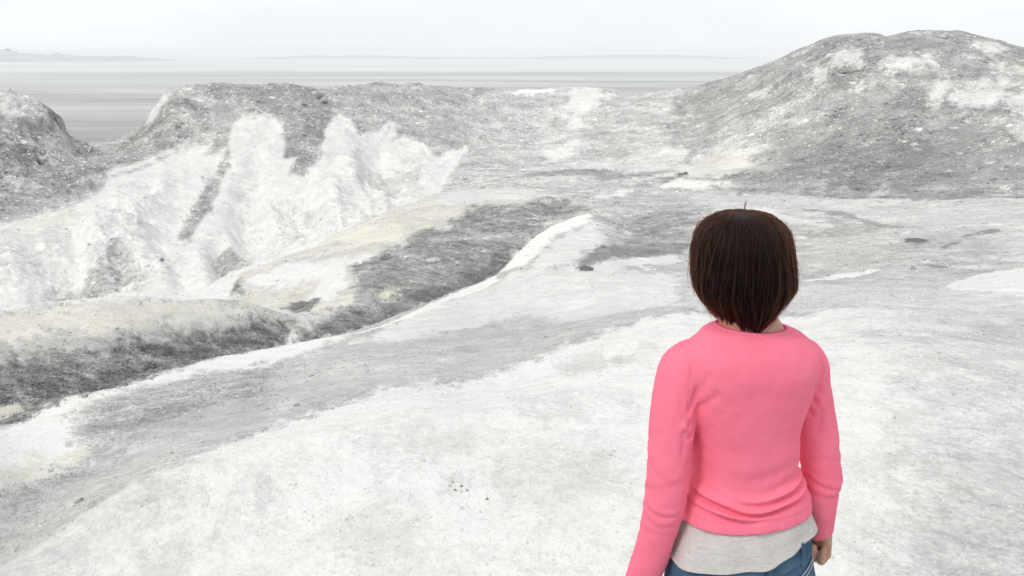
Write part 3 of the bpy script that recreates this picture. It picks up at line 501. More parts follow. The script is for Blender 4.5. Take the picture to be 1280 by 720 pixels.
# ------------------------------------------------------------------ the plain far below, the hills on the horizon, the hazy air
def plain_material():
    t = NT('ashen_plain')
    tc = t.node('ShaderNodeTexCoord'); P = tc.outputs['Object']
    P = t.scale_vec(P, (0.15, 1.0, 1.0))
    a = t.noise(P, 0.0016, 9, 0.68, 0.6)
    b = t.noise(P, 0.009, 6, 0.6, 0.3)
    v = t.math('ADD', t.math('MULTIPLY', a, 0.75), t.math('MULTIPLY', b, 0.3))
    sx = t.node('ShaderNodeSeparateXYZ'); t.put(sx.inputs[0], tc.outputs['Object'])
    pale = t.rng(t.math('ADD', sx.outputs[1], t.math('MULTIPLY', t.math('SUBTRACT', a, 0.5), 2600.0)), 900.0, 4400.0, 0.0, 1.0)   # distance haze painted into the colour: paler farther out
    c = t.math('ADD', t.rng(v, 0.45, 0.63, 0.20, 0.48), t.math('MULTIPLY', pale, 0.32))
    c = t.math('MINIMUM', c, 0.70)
    col = t.node('ShaderNodeCombineColor')
    t.put(col.inputs[0], c); t.put(col.inputs[1], t.math('MULTIPLY', c, 0.99)); t.put(col.inputs[2], t.math('MULTIPLY', c, 0.955))
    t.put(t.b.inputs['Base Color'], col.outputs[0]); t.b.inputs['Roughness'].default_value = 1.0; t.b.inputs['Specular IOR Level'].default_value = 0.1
    return t.m

PLAIN_Z = -86.0
a_ = np.linspace(0, 2 * math.pi, 180, endpoint=False); r_ = np.concatenate([[60.0], np.geomspace(150, 30000, 40)])
PX = r_[:, None] * np.sin(a_); PY = r_[:, None] * np.cos(a_)
pv = np.stack([PX, PY, np.full_like(PX, PLAIN_Z)], -1).reshape(-1, 3)
pi_ = np.arange(pv.shape[0]).reshape(len(r_), len(a_)); pn = np.roll(pi_, -1, 1)
pq = np.stack([pi_[:-1], pn[:-1], pn[1:], pi_[1:]], -1).reshape(-1, 4)
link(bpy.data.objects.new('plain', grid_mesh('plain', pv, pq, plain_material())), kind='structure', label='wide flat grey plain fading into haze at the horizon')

def distant_hills(name, label, a0, a1, dist, peaks, seed):
    n = 160; aa = np.linspace(a0, a1, n); u = np.linspace(0, 1, n)
    prof = np.zeros(n)
    for c, w, h in peaks: prof += h * np.exp(-((u - c) / w)**2)
    prof *= np.clip(np.minimum(u, 1 - u) * 9, 0, 1)
    prof *= 1 + 0.3 * fbm(u * 30, u * 0 + seed, 4, seed)
    rows = []
    for k, (dr, f) in enumerate(((-900, 0), (-500, 0.45), (-150, 0.9), (0, 1.0), (200, 0.85), (700, 0.3), (1100, 0))):
        d = dist + dr
        rows.append(np.stack([d * np.sin(aa), d * np.cos(aa), PLAIN_Z - 3 + prof * f], -1))
    W = np.concatenate(rows); i = np.arange(len(W)).reshape(len(rows), n)
    q = np.stack([i[:-1, :-1], i[:-1, 1:], i[1:, 1:], i[1:, :-1]], -1).reshape(-1, 4)
    t = NT('far_hill_rock'); t.b.inputs['Roughness'].default_value = 1.0
    tc = t.node('ShaderNodeTexCoord'); nn = t.noise(tc.outputs['Object'], 0.004, 6, 0.6)
    t.put(t.b.inputs['Base Color'], t.mix(nn, (0.12, 0.14, 0.16, 1), (0.2, 0.21, 0.22, 1)))
    link(bpy.data.objects.new(name, grid_mesh(name, W, q, t.m)), kind='structure', label=label)

distant_hills('distant_hills', 'faint low hills fading into haze on the left horizon', -0.60, -0.36, 9000, ((0.28, 0.07, 100), (0.45, 0.12, 60), (0.7, 0.2, 45)), 3)
distant_hills('distant_coast', 'very faint low ridge on the middle of the horizon', -0.32, 0.30, 10500, ((0.2, 0.2, 40), (0.75, 0.2, 48)), 8)

# haze: one closed box round everything, sky outside
hb = 33000.0; z0, z1 = PLAIN_Z - 8, 6.0
hv = [(x, y, z) for z in (z0, z1) for x, y in ((-hb, -hb), (hb, -hb), (hb, hb), (-hb, hb))]
hf = [(3, 2, 1, 0), (4, 5, 6, 7), (0, 1, 5, 4), (1, 2, 6, 5), (2, 3, 7, 6), (3, 0, 4, 7)]
hm = bpy.data.materials.new('hazy_air'); hm.use_nodes = True
hn = hm.node_tree.nodes; hn.clear()
ho = hn.new('ShaderNodeOutputMaterial'); pvn = hn.new('ShaderNodeVolumePrincipled')
pvn.inputs['Color'].default_value = (0.97, 0.98, 1.0, 1); pvn.inputs['Density'].default_value = 0.00019; pvn.inputs['Anisotropy'].default_value = 0.0
hm.node_tree.links.new(pvn.outputs[0], ho.inputs['Volume'])
HAZE = mesh_object('haze', hv, hf, hm, smooth=False, kind='stuff', label='thin pale haze hanging over the plain and its horizon')
# ------------------------------------------------------------------ the woman
PERSON_X, PERSON_Y, PERSON_ROT = 0.490, 1.585, math.radians(17)

def ring(c, w, df, db, n=48, ex=2.25, M=None):
    """a closed outline: half-width w, depth df to the front (+y) and db to the back (-y)"""
    out = []
    for i in range(n):
        a = 2 * math.pi * i / n; ca, sa = math.cos(a), math.sin(a)
        x = w * math.copysign(abs(ca)**(2 / ex), ca); y = (df if sa > 0 else db) * math.copysign(abs(sa)**(2 / ex), sa)
        v = Vector((x, y, 0))
        if M is not None: v = M @ v
        out.append(Vector(c) + v)
    return out

class Soup:
    def __init__(self): self.v = []; self.f = []
    def loft(self, rings, cap=True):
        n = len(rings[0]); b = len(self.v)
        for r in rings: self.v += [tuple(p) for p in r]
        for k in range(len(rings) - 1):
            for i in range(n):
                j = (i + 1) % n
                self.f.append((b + k*n + i, b + k*n + j, b + (k+1)*n + j, b + (k+1)*n + i))
        if cap:
            for k, flip in ((0, True), (len(rings) - 1, False)):
                c = len(self.v); self.v.append(tuple(sum(rings[k], Vector()) / n))
                for i in range(n):
                    j = (i + 1) % n
                    self.f.append((b + k*n + j, b + k*n + i, c) if flip else (b + k*n + i, b + k*n + j, c))
        return self
    def stack(self, rows, **kw):                      # rows of (z, cx, cy, w, df, db)
        return self.loft([ring((r[1], r[2], r[0]), r[3], r[4], r[5], **kw) for r in smooth_rows(rows)])
    def tube(self, pts, n=24, steps=6):
        """pts: (x, y, z, radius) or (x, y, z, rx, ry); round ends"""
        P = [Vector(p[:3]) for p in pts]; R = [(p[3], p[4] if len(p) > 4 else p[3]) for p in pts]
        P, R = spline(P, R, steps)
        T = [(P[min(i+1, len(P)-1)] - P[max(i-1, 0)]).normalized() for i in range(len(P))]
        ref = Vector((0, 1, 0)) if abs(T[0].y) < 0.9 else Vector((1, 0, 0))
        u = (ref - T[0] * ref.dot(T[0])).normalized(); rings = []
        def circ(c, t, u, rx, ry):
            w = t.cross(u)
            return [c + u * (ry * math.cos(2*math.pi*i/n)) + w * (rx * math.sin(2*math.pi*i/n)) for i in range(n)]
        for k, a in ((0, 0.25), (0, 0.6), (0, 0.9)):
            s = math.sqrt(1 - (1 - a)**2); m = (R[0][0] + R[0][1]) / 2
            rings.append(circ(P[0] - T[0] * m * (1 - a) * 0.8, T[0], u, R[0][0]*s, R[0][1]*s))
        for p, t, r in zip(P, T, R):
            u = (u - t * u.dot(t)).normalized(); rings.append(circ(p, t, u, *r))
        for a in (0.9, 0.6, 0.25):
            s = math.sqrt(1 - (1 - a)**2); m = (R[-1][0] + R[-1][1]) / 2
            rings.append(circ(P[-1] + T[-1] * m * (1 - a) * 0.8, T[-1], u, R[-1][0]*s, R[-1][1]*s))
        return self.loft(rings)

def spline(P, R, steps):
    out, rad = [], []
    for i in range(len(P) - 1):
        p0, p1, p2, p3 = P[max(i-1, 0)], P[i], P[i+1], P[min(i+2, len(P)-1)]
        for s in range(steps):
            t = s / steps
            out.append(0.5 * ((2*p1) + (p2 - p0)*t + (2*p0 - 5*p1 + 4*p2 - p3)*t*t + (3*p1 - p0 - 3*p2 + p3)*t**3))
            e = t*t*(3-2*t); rad.append(tuple(a + (b - a)*e for a, b in zip(R[i], R[i+1])))
    out.append(P[-1]); rad.append(R[-1])
    return out, rad

def smooth_rows(rows, per=5):
    rows = sorted(rows); A = np.array(rows, float); z = np.concatenate([np.linspace(A[i, 0], A[i+1, 0], per, endpoint=False) for i in range(len(A) - 1)] + [A[-1:, 0]])
    return [[zz] + [float(pchip1(A[:, 0], A[:, k], np.array([zz]))[0]) for k in range(1, A.shape[1])] for zz in z]

def fused(name, soup, voxel, smooth=4, factor=0.5):
    """the pieces of a soup fused to one continuous surface -> (mesh, coordinates)"""
    me = bpy.data.meshes.new(name + '_soup'); me.from_pydata(soup.v, [], soup.f); me.update()
    o = bpy.data.objects.new(name + '_soup', me); sc.collection.objects.link(o)
    m = o.modifiers.new('r', 'REMESH'); m.mode = 'VOXEL'; m.voxel_size = voxel; m.use_smooth_shade = True
    if smooth:
        s = o.modifiers.new('s', 'SMOOTH'); s.iterations = smooth; s.factor = factor
    dg = bpy.context.evaluated_depsgraph_get(); dg.update()
    out = bpy.data.meshes.new_from_object(o.evaluated_get(dg)); out.name = name
    bpy.data.objects.remove(o); bpy.data.meshes.remove(me)
    co = np.empty(len(out.vertices) * 3, np.float32); out.vertices.foreach_get('co', co); co = co.reshape(-1, 3).astype(float)
    no = np.empty(len(out.vertices) * 3, np.float32); out.vertices.foreach_get('normal', no); no = no.reshape(-1, 3).astype(float)
    return out, co, no

def store(me, co, mat):
    me.vertices.foreach_set('co', co.astype(np.float32).ravel()); me.update()
    me.shade_smooth(); me.materials.clear(); me.materials.append(mat)
    return me

G = lambda v, c, w: np.exp(-((v - c) / w)**2)

# ---- materials
def skin_material():
    t = NT('skin'); tc = t.node('ShaderNodeTexCoord'); P = tc.outputs['Object']
    n = t.noise(P, 60, 5, 0.6)
    t.put(t.b.inputs['Base Color'], t.mix(t.rng(n, 0.3, 0.7, 0, 1), (0.46, 0.24, 0.16, 1), (0.55, 0.31, 0.215, 1)))
    t.b.inputs['Roughness'].default_value = 0.55
    t.b.inputs['Subsurface Weight'].default_value = 0.12; t.b.inputs['Subsurface Radius'].default_value = (0.01, 0.004, 0.002)
    t.put(t.b.inputs['Normal'], t.bump(t.noise(P, 400, 3, 0.6), 0.15, 0.002))
    return t.m

def knit_material():
    t = NT('pink_fine_knit'); tc = t.node('ShaderNodeTexCoord'); P = tc.outputs['Object']
    a = t.noise(P, 9, 4, 0.55); b = t.noise(P, 260, 3, 0.6)
    c = t.mix(t.rng(a, 0.3, 0.7, 0, 1), (0.93, 0.195, 0.288, 1), (0.95, 0.220, 0.318, 1))
    c = t.mix(t.rng(b, 0.35, 0.75, 0.0, 0.22), c, (0.80, 0.14, 0.22, 1))
    t.put(t.b.inputs['Base Color'], c)
    t.b.inputs['Roughness'].default_value = 0.95; t.b.inputs['Specular IOR Level'].default_value = 0.1
    t.b.inputs['Sheen Weight'].default_value = 0.08; t.b.inputs['Sheen Roughness'].default_value = 0.5; t.b.inputs['Sheen Tint'].default_value = (1, 0.55, 0.62, 1)
    w = t.node('ShaderNodeTexWave', bands_direction='X'); t.put(w.inputs['Vector'], P); w.inputs['Scale'].default_value = 130; w.inputs['Distortion'].default_value = 1.2; w.inputs['Detail Scale'].default_value = 3
    h = t.math('ADD', t.math('MULTIPLY', w.outputs['Fac'], 0.5), b)
    n1 = t.bump(h, 0.28, 0.0015)
    t.put(t.b.inputs['Normal'], t.bump(t.noise(P, 22, 5, 0.6), 0.22, 0.012, n1))
    return t.m

def jersey_material():
    t = NT('grey_marl_jersey'); tc = t.node('ShaderNodeTexCoord'); P = tc.outputs['Object']
    a = t.noise(t.scale_vec(P, (1, 1, 3)), 90, 5, 0.7); b = t.noise(P, 7, 3, 0.5)
    c = t.mix(t.rng(a, 0.3, 0.7, 0, 1), (0.47, 0.44, 0.42, 1), (0.62, 0.59, 0.565, 1))
    c = t.mix(t.rng(b, 0.4, 0.7, 0, 0.25), c, (0.66, 0.62, 0.60, 1))
    t.put(t.b.inputs['Base Color'], c); t.b.inputs['Roughness'].default_value = 0.95; t.b.inputs['Specular IOR Level'].default_value = 0.1
    n1 = t.bump(t.noise(P, 300, 3, 0.6), 0.2, 0.001)
    t.put(t.b.inputs['Normal'], t.bump(t.noise(t.scale_vec(P, (1, 1, 2.6)), 16, 5, 0.6, 0.6), 0.45, 0.014, n1))
    return t.m

def denim_material(name='blue_denim', lift=0.0):
    t = NT(name); tc = t.node('ShaderNodeTexCoord'); P = tc.outputs['Object']
    a = t.noise(P, 10, 5, 0.6); b = t.noise(t.scale_vec(P, (6, 6, 1)), 90, 4, 0.7); c0 = t.noise(P, 500, 2, 0.6)
    c = t.mix(t.rng(a, 0.33, 0.68, 0, 1), (0.014 + lift, 0.042 + lift, 0.098 + lift, 1), (0.085 + lift, 0.165 + lift, 0.25 + lift, 1))
    c = t.mix(t.rng(b, 0.35, 0.7, 0, 0.4), c, (0.13, 0.20, 0.27, 1))
    c = t.mix(t.rng(c0, 0.5, 0.75, 0, 0.3), c, (0.02, 0.045, 0.09, 1))
    t.put(t.b.inputs['Base Color'], c); t.b.inputs['Roughness'].default_value = 0.9; t.b.inputs['Specular IOR Level'].default_value = 0.15
    n1 = t.bump(c0, 0.3, 0.001)
    t.put(t.b.inputs['Normal'], t.bump(t.noise(P, 28, 5, 0.6), 0.35, 0.01, n1))
    return t.m

def plain_colour(name, rgb, rough=0.8):
    t = NT(name); tc = t.node('ShaderNodeTexCoord'); n = t.noise(tc.outputs['Object'], 120, 4, 0.6)
    t.put(t.b.inputs['Base Color'], t.mix(n, tuple(c * 0.8 for c in rgb) + (1,), tuple(c * 1.2 for c in rgb) + (1,)))
    t.b.inputs['Roughness'].default_value = rough
    return t.m

def hair_material():
    m = bpy.data.materials.new('dark_brown_hair'); m.use_nodes = True; nt = m.node_tree; nt.nodes.clear()
    out = nt.nodes.new('ShaderNodeOutputMaterial'); h = nt.nodes.new('ShaderNodeBsdfHairPrincipled'); inf = nt.nodes.new('ShaderNodeHairInfo')
    h.parametrization = 'COLOR'
    ramp = nt.nodes.new('ShaderNodeValToRGB'); ramp.color_ramp.elements[0].color = (0.0010, 0.0003, 0.00015, 1); ramp.color_ramp.elements[1].color = (0.0185, 0.0040, 0.0012, 1)
    nt.links.new(inf.outputs['Random'], ramp.inputs['Fac']); nt.links.new(ramp.outputs['Color'], h.inputs['Color'])
    h.inputs['IOR'].default_value = 1.32; h.inputs['Roughness'].default_value = 0.42; h.inputs['Radial Roughness'].default_value = 0.5
    nt.links.new(h.outputs[0], out.inputs['Surface'])
    return m

M_SKIN, M_KNIT, M_JERSEY, M_DENIM, M_HAIR = skin_material(), knit_material(), jersey_material(), denim_material(), hair_material()
M_CAP = plain_colour('hair_underlayer', (0.012, 0.005, 0.003), 0.7)

# ---- pose: wrists, elbows
L_ARM = [(-.095, .0, 1.326), (-.152, .004, 1.310), (-.172, .002, 1.245), (-.180, -.003, 1.147), (-.183, -.004, 1.045), (-.192, .016, .920), (-.216, .060, .735)]
R_ARM = [(.070, .0, 1.330), (.128, .008, 1.308), (.149, .010, 1.240), (.176, .006, 1.130), (.197, .002, 1.034), (.203, .006, .955), (.215, .014, .884)]
SLEEVE_R = [.044, .0460, .0460, .0445, .0425, .0385, .0330]
ARM_R = [.034, .037, .037, .036, .034, .031, .025]
CX = -.012                                     # the shoulders lean a little over the left hip

# ---- the body: one continuous surface, under the clothes and outside them
s = Soup()
s.stack([(.80, 0, 0, .136, .080, .100), (.88, 0, 0, .132, .080, .090), (.96, 0, 0, .118, .078, .078), (1.06, 0, 0, .098, .078, .066), (1.16, -.007, 0, .096, .084, .070),
         (1.25, -.010, 0, .112, .088, .076), (1.31, CX, 0, .112, .062, .072), (1.345, -.015, -.004, .085, .050, .056), (1.37, -.018, -.004, .060, .048, .052)])
s.tube([(-.014, -.004, 1.345, .088, .056), (-.015, -.003, 1.377, .070, .053), (-.020, .002, 1.402, .058, .051), (-.033, .012, 1.45, .050, .052)])
HEAD = Vector((-.040, 0.022, 1.503))
head_rows = [(1.392, .018, .062, .010), (1.402, .030, .078, .030), (1.42, .041, .086, .055), (1.45, .052, .090, .078), (1.48, .062, .090, .090), (1.51, .070, .090, .094), (1.545, .070, .088, .092), (1.575, .060, .076, .080), (1.597, .040, .052, .056), (1.608, .018, .024, .026)]
s.stack([(z, HEAD.x, HEAD.y, w, f, b) for z, w, f, b in head_rows])
fy = HEAD.y + .090
s.tube([(HEAD.x, fy - .012, 1.520, .008), (HEAD.x, fy + .004, 1.497, .010), (HEAD.x, fy + .010, 1.478, .0125)])                   # nose
s.tube([(HEAD.x - .018, fy - .004, 1.446, .006), (HEAD.x, fy + .003, 1.447, .0075), (HEAD.x + .018, fy - .004, 1.446, .006)])     # lips
s.tube([(HEAD.x - .018, fy - .005, 1.437, .006), (HEAD.x, fy + .002, 1.435, .008), (HEAD.x + .018, fy - .005, 1.437, .006)])
s.tube([(HEAD.x - .045, fy - .022, 1.530, .008), (HEAD.x - .02, fy - .008, 1.534, .008), (HEAD.x, fy - .006, 1.528, .008), (HEAD.x + .02, fy - .008, 1.534, .008), (HEAD.x + .045, fy - .022, 1.530, .008)])
for sx in (-1, 1):
    s.tube([(HEAD.x + sx*.066, HEAD.y + .004, 1.478, .007), (HEAD.x + sx*.071, HEAD.y - .004, 1.500, .010), (HEAD.x + sx*.069, HEAD.y - .002, 1.522, .008)])
for A in (L_ARM, R_ARM):
    s.tube([a + (r,) for a, r in zip(A, ARM_R)])
for sx in (-1, 1):
    s.tube([(sx*.074, -.008, .83, .066), (sx*.082, .0, .70, .064), (sx*.088, .006, .47, .048), (sx*.088, -.004, .34, .047), (sx*.088, -.006, .10, .034)])
    s.tube([(sx*.088, -.025, .050, .024), (sx*.092, .04, .044, .024), (sx*.097, .105, .036, .018)])

def hand(s, wrist, fwd, down, side, curl):
    """wrist point; down = along the fingers, side = towards the palm, fwd = towards the thumb"""
    W = Vector(wrist); d = Vector(down).normalized(); p = Vector(side); p = (p - d*p.dot(d)).normalized(); f = d.cross(p)
    if f.dot(Vector(fwd)) < 0: f = -f
    for k in (-1, -0.33, 0.33, 1):                                               # palm, four fused ridges
        a = W + f*(k*.016) - d*.012; b = W + d*.075 + f*(k*.0285)
        s.tube([tuple(a) + (.0135,), tuple((a + b)/2 + p*.002) + (.0145,), tuple(b) + (.0115,)])
    lens = ((-1, .056), (-.34, .070), (.32, .076), (.98, .069))                   # little finger to index
    for k, ln in lens:
        q = W + d*.072 + f*(k*.0290); ang = 0.15; pts = [tuple(q) + (.0098,)]
        for seg, (fr, bend) in enumerate(((.42, curl[0]), (.33, curl[1]), (.25, curl[2]))):
            ang += bend; q = q + (d*math.cos(ang) + p*math.sin(ang) + f*(k*.04)) * (ln*fr); pts.append(tuple(q) + (.0094 - .0008*seg,))
        s.tube(pts, n=14, steps=4)
    q = W + d*.018 + f*.024 + p*.006                                             # thumb, from the side of the palm
    s.tube([tuple(q) + (.0135,), tuple(q + f*.022 + d*.026 + p*.012) + (.0125,), tuple(q + f*.022 + d*.052 + p*.024) + (.0108,), tuple(q + f*.012 + d*.072 + p*.032) + (.0088,)], n=14, steps=4)

hand(s, (.2155, .014, .897), (0.0, 1, 0), (.05, .10, -1), (-1, -.45, 0), (1.15, 1.45, 0.9))
hand(s, (-.2180, .064, .722), (0.2, 1, 0), (-.08, .25, -1), (1, .1, 0), (0.45, 0.55, 0.35))
me, co, no = fused('person', s, 0.0034, 3)
co[:, 2] += -.075 * (co[:, 0] - CX) * np.clip((co[:, 2] - 1.17) / .12, 0, 1) * np.clip((1.39 - co[:, 2]) / .03, 0, 1)
# eye sockets
for sx in (-1, 1):
    c = np.array((HEAD.x + sx*.031, fy - .006, 1.507)); d = np.linalg.norm((co - c) / np.array((.018, .02, .012)), axis=1)
    co[:, 1] -= np.where(d < 2, .006 * np.exp(-d**2), 0)
body = bpy.data.objects.new('person', store(me, co, M_SKIN))
link(body, label='woman with a dark brown bob in a pink sweater and jeans, seen from behind', cat='person')
body.location = (PERSON_X, PERSON_Y, ground_at(PERSON_X, PERSON_Y)); body.rotation_euler = (0, 0, PERSON_ROT)
for sx in (-1, 1):
    e = Soup(); e.loft([ring((HEAD.x + sx*.031, fy - .018, 1.507 + .0115*math.sin(a)), .0115*math.cos(a), .0115*math.cos(a), .0115*math.cos(a), 16, 2) for a in np.linspace(-1.5, 1.5, 9)])
    mesh_object('eye', e.v, e.f, plain_colour('eye_white', (0.6, 0.55, 0.5), 0.2), parent=body)

# ---- pink sweater
s = Soup()
s.stack([(.980, .005, -.002, .1520, .105, .110), (.997, .005, -.002, .1490, .104, .106), (1.03, .004, -.002, .1340, .100, .095), (1.08, .000, -.002, .1130, .096, .086), (1.15, -.007, -.002, .1140, .102, .087), (1.21, -.010, -.002, .1270, .112, .093), (1.26, -.011, -.002, .1390, .106, .098),
         (1.305, -.012, -.004, .1500, .088, .100), (1.335, -.013, -.006, .1480, .076, .094), (1.358, -.013, -.008, .1350, .066, .084), (1.374, -.013, -.008, .1180, .061, .074), (1.386, -.014, -.006, .1020, .058, .066), (1.394, -.015, -.004, .0740, .053, .057)])
for A in (L_ARM, R_ARM):
    s.tube([a + (r,) for a, r in zip(A, SLEEVE_R)])
me, co, no = fused('sweater', s, 0.0031, 14, 0.5)
co = co + np.stack([0*co[:, 0], 0*co[:, 0], -.075 * (co[:, 0] - CX) * np.clip((co[:, 2] - 1.17) / .12, 0, 1)], -1)      # the left shoulder carried higher
x, y, z = co[:, 0].copy(), co[:, 1].copy(), co[:, 2].copy()
torso = np.clip((0.158 - np.abs(x)) / 0.02, 0, 1)
back = np.clip(-y / 0.03, 0, 1)
d = np.zeros(len(co))
# horizontal folds above the hem and the small of the back
for zc, k, wd, dp, x0, xw in ((1.022, 1.3, .0040, .0135, -.01, .15), (1.041, 1.8, .0048, .0105, .05, .09), (1.010, .6, 0.0034, .012, -.08, .05), (1.066, 2.2, .010, .0045, .07, .07), (1.095, 1.0, .016, .003, .02, .10), (1.034, .4, .006, .005, -.08, .05)):
    c = zc + k * x**2 + .003 * np.sin(40 * x)
    d -= dp * G(z, c, wd) * G(x, x0, xw) * torso * back
    d += dp * .75 * G(z, c + wd * 2.0, wd * 1.4) * G(x, x0, xw) * torso * back
# hem band
d -= .0022 * np.clip((1.010 - z) / .004, 0, 1) * torso
# creases running from the armpits
for sx in (-1, 1):
    ux = sx * (x - CX)
    for (xa, za, xb, zb, w, dp) in ((.150, 1.215, .108, 1.285, .0055, .006), (.146, 1.19, .118, 1.255, .006, .0045), (.148, 1.245, .126, 1.325, .006, .0045), (.160, 1.200, .163, 1.150, .006, .004)):
        ex, ez = xb - xa, zb - za; t = np.clip(((ux - xa)*ex + (z - za)*ez) / (ex*ex + ez*ez), 0, 1)
        dist = np.hypot(ux - xa - t*ex, z - za - t*ez)
        d -= dp * np.exp(-(dist / w)**2) * back * (1 - .8*t)
        d += dp * .5 * np.exp(-((dist - 2.1*w) / (1.3*w))**2) * back * (1 - .8*t)
    # set-in sleeve seam over the shoulder
    seam = .150 + .006 * np.clip((1.335 - z) / .08, 0, 1)
    d -= .0016 * G(ux, seam, .0028) * np.clip((z - 1.20) / .04, 0, 1)
# rumples at the elbows
arm = np.clip((np.abs(x - CX) - .150) / .02, 0, 1) * np.clip((1.17 - z) / .03, 0, 1)
for zc, sl, wd, dp in ((1.035, .6, .006, .0028), (1.066, -.5, .008, .0018), (1.004, .4, .007, .0020), (.950, -.4, .008, .0012), (1.115, .6, .011, .0016)):
    c = zc + sl * y + (.5 * np.sin(zc * 200)) * (np.abs(x - CX) - .18) + .003 * np.sin(50 * x + zc * 90)
    d -= dp * G(z, c, wd) * arm * (.4 + .6 * np.clip(.5 + 12 * (y + .01), 0, 1)); d += dp * .7 * G(z, c + 2*wd, 1.3*wd) * arm
d += .0018 * fbm(x * 22 + y * 13, z * 16 + y * 9, 4, 301) + .0008 * fbm(x * 60 + y * 30, z * 40 - y * 30, 3, 311)
# ribbed hem and cuffs
rib = np.sin(np.arctan2(y, x - .005) * 150) * .0006 * np.clip((1.008 - z) / .004, 0, 1) * torso
d += rib
# neckline band
d -= .0010 * G(z, 1.380, .0022) * torso
co += no * d[:, None]
sweater = link(bpy.data.objects.new('sweater', store(me, co, M_KNIT)), parent=body)
sweater['label'] = 'plain pink long-sleeved knitted sweater'

# neckband, a thin ribbed ring standing a little proud
def band_ring(name, rows, mat, parent, th=.004, n=72, warp=None):
    so = Soup(); rows = smooth_rows(rows, 3)
    outer = [ring((r[1], r[2], r[0]), r[3], r[4], r[5], n) for r in rows]; inner = [ring((r[1], r[2], r[0]), r[3]-th, r[4]-th, r[5]-th, n) for r in rows]
    so.loft(outer + inner[::-1] + [outer[0]], cap=False)
    if warp: so.v = [warp(v) for v in so.v]
    return mesh_object(name, so.v, so.f, mat, parent=parent)

band_ring('neckband', [(1.386, -.0145, -.006, .0985, .0575, .0655), (1.390, -.0148, -.005, .0890, .0560, .0620), (1.3935, -.015, -.004, .0760, .0535, .0580), (1.3950, -.015, -.004, .0735, .0525, .0570)], M_KNIT, sweater, .004, warp=lambda v: (v[0], v[1], v[2] - .075 * (v[0] - CX)))

# ---- grey undershirt below the sweater
s = Soup()
SH = [(.918, -.002, -.003, .1640, .112, .123), (.930, -.001, -.003, .1600, .110, .117), (.958, .002, -.003, .1490, .104, .108), (.982, .004, -.003, .1380, .096, .097), (1.005, .002, -.003, .1220, .088, .082)]
rows = smooth_rows(SH, 8); n = 180; rings_o, rings_i = [], []
for r in rows:
    ro = []
    for p in ring((0, r[2], 0), r[3], r[4], r[5], n):
        a = math.atan2(p.y, p.x); cxr = r[1]; low = np.clip((.990 - r[0]) / .06, 0, 1)
        w = .0035 * low * math.sin(5*a + 1.2 + 9*r[0]) + .0022 * low * math.sin(11*a + 22*r[0]) + .0026 * math.sin(3*a + 55*r[0] + 1.5*math.sin(4*a))
        k = 1 + w / .14; zz = r[0] + (.17 * p.x - .003 * math.sin(3*a)) * low
        ro.append(Vector((p.x*k + cxr, p.y*k, zz)))
    rings_o.append(ro); rings_i.append([Vector((p.x*.975, p.y*.975, p.z)) for p in ro])
s.loft(rings_i[::-1] + rings_o, cap=False)
mesh_object('undershirt', s.v, s.f, M_JERSEY, parent=body)['label'] = 'light grey marl undershirt showing below the sweater'

# ---- blue jeans
def hitch(v):
    """the weight is on the right leg: that hip sits higher"""
    k = min(max((v[2] - .66) / .2, 0), 1)
    return Vector((v[0], v[1], v[2] + .15 * v[0] * k * k * (3 - 2*k)))
s = Soup()
PELVIS = [(.76, -.002, -.006, .160, .096, .128), (.80, -.002, -.006, .164, .100, .132), (.84, -.002, -.005, .1620, .102, .126), (.88, -.002, -.004, .1560, .102, .116), (.915, -.002, -.003, .1500, .100, .108), (.925, -.002, -.003, .1480, .099, .107)]
s.stack(PELVIS)
for sx in (-1, 1):
    s.tube([(sx*.080, -.010, .79, .080, .098), (sx*.086, -.004, .68, .080, .088), (sx*.088, .004, .48, .060, .064), (sx*.088, -.002, .34, .056, .060), (sx*.089, -.004, .13, .050, .054)])
    s.tube([(sx*.075, -.055, .82, .070, .068), (sx*.080, -.050, .775, .072, .066)])
me, co, no = fused('jeans', s, 0.006, 6)
x, y, z = co.T.copy()
d = .002 * fbm(x*25, z*25 + y*20, 4, 401) - .004 * G(x, 0, .010) * np.clip((.90 - z)/.03, 0, 1) * np.clip(-y/.03, 0, 1) * np.clip((z - .74)/.05, 0, 1)
d -= .0035 * (G(z, .45 + .3*y, .012) + G(z, .49 - .3*y, .012) + G(z, .16, .012) + G(z, .20 + .2*x, .012)) * np.clip(-y/.02, 0, 1)
co += no * d[:, None]
kk = np.clip((co[:, 2] - .66) / .2, 0, 1); co[:, 2] += .15 * co[:, 0] * kk * kk * (3 - 2*kk)
jeans = link(bpy.data.objects.new('jeans', store(me, co, M_DENIM)), parent=body)
M_STITCH = plain_colour('pale_seam_thread', (0.34, 0.38, 0.40), 0.8)
def pelvis_point(a, z, out=0.0):
    r = [float(pchip1([q[0] for q in PELVIS], [q[k] for q in PELVIS], np.array([z]))[0]) for k in (2, 3, 4, 5)]
    ca, sa = math.cos(a), math.sin(a); e = 2/2.25
    return Vector((-.002 + (r[1] + out) * math.copysign(abs(ca)**e, ca), r[0] + (r[2] if sa > 0 else r[3] + out) * math.copysign(abs(sa)**e, sa), z))
band_ring('waistband', [(.884, -.002, -.004, .1590, .106, .1195), (.905, -.002, -.003, .1560, .1045, .1145), (.924, -.002, -.003, .1525, .1025, .1115)], denim_material('waistband_denim', 0.0), jeans, .006, warp=hitch)
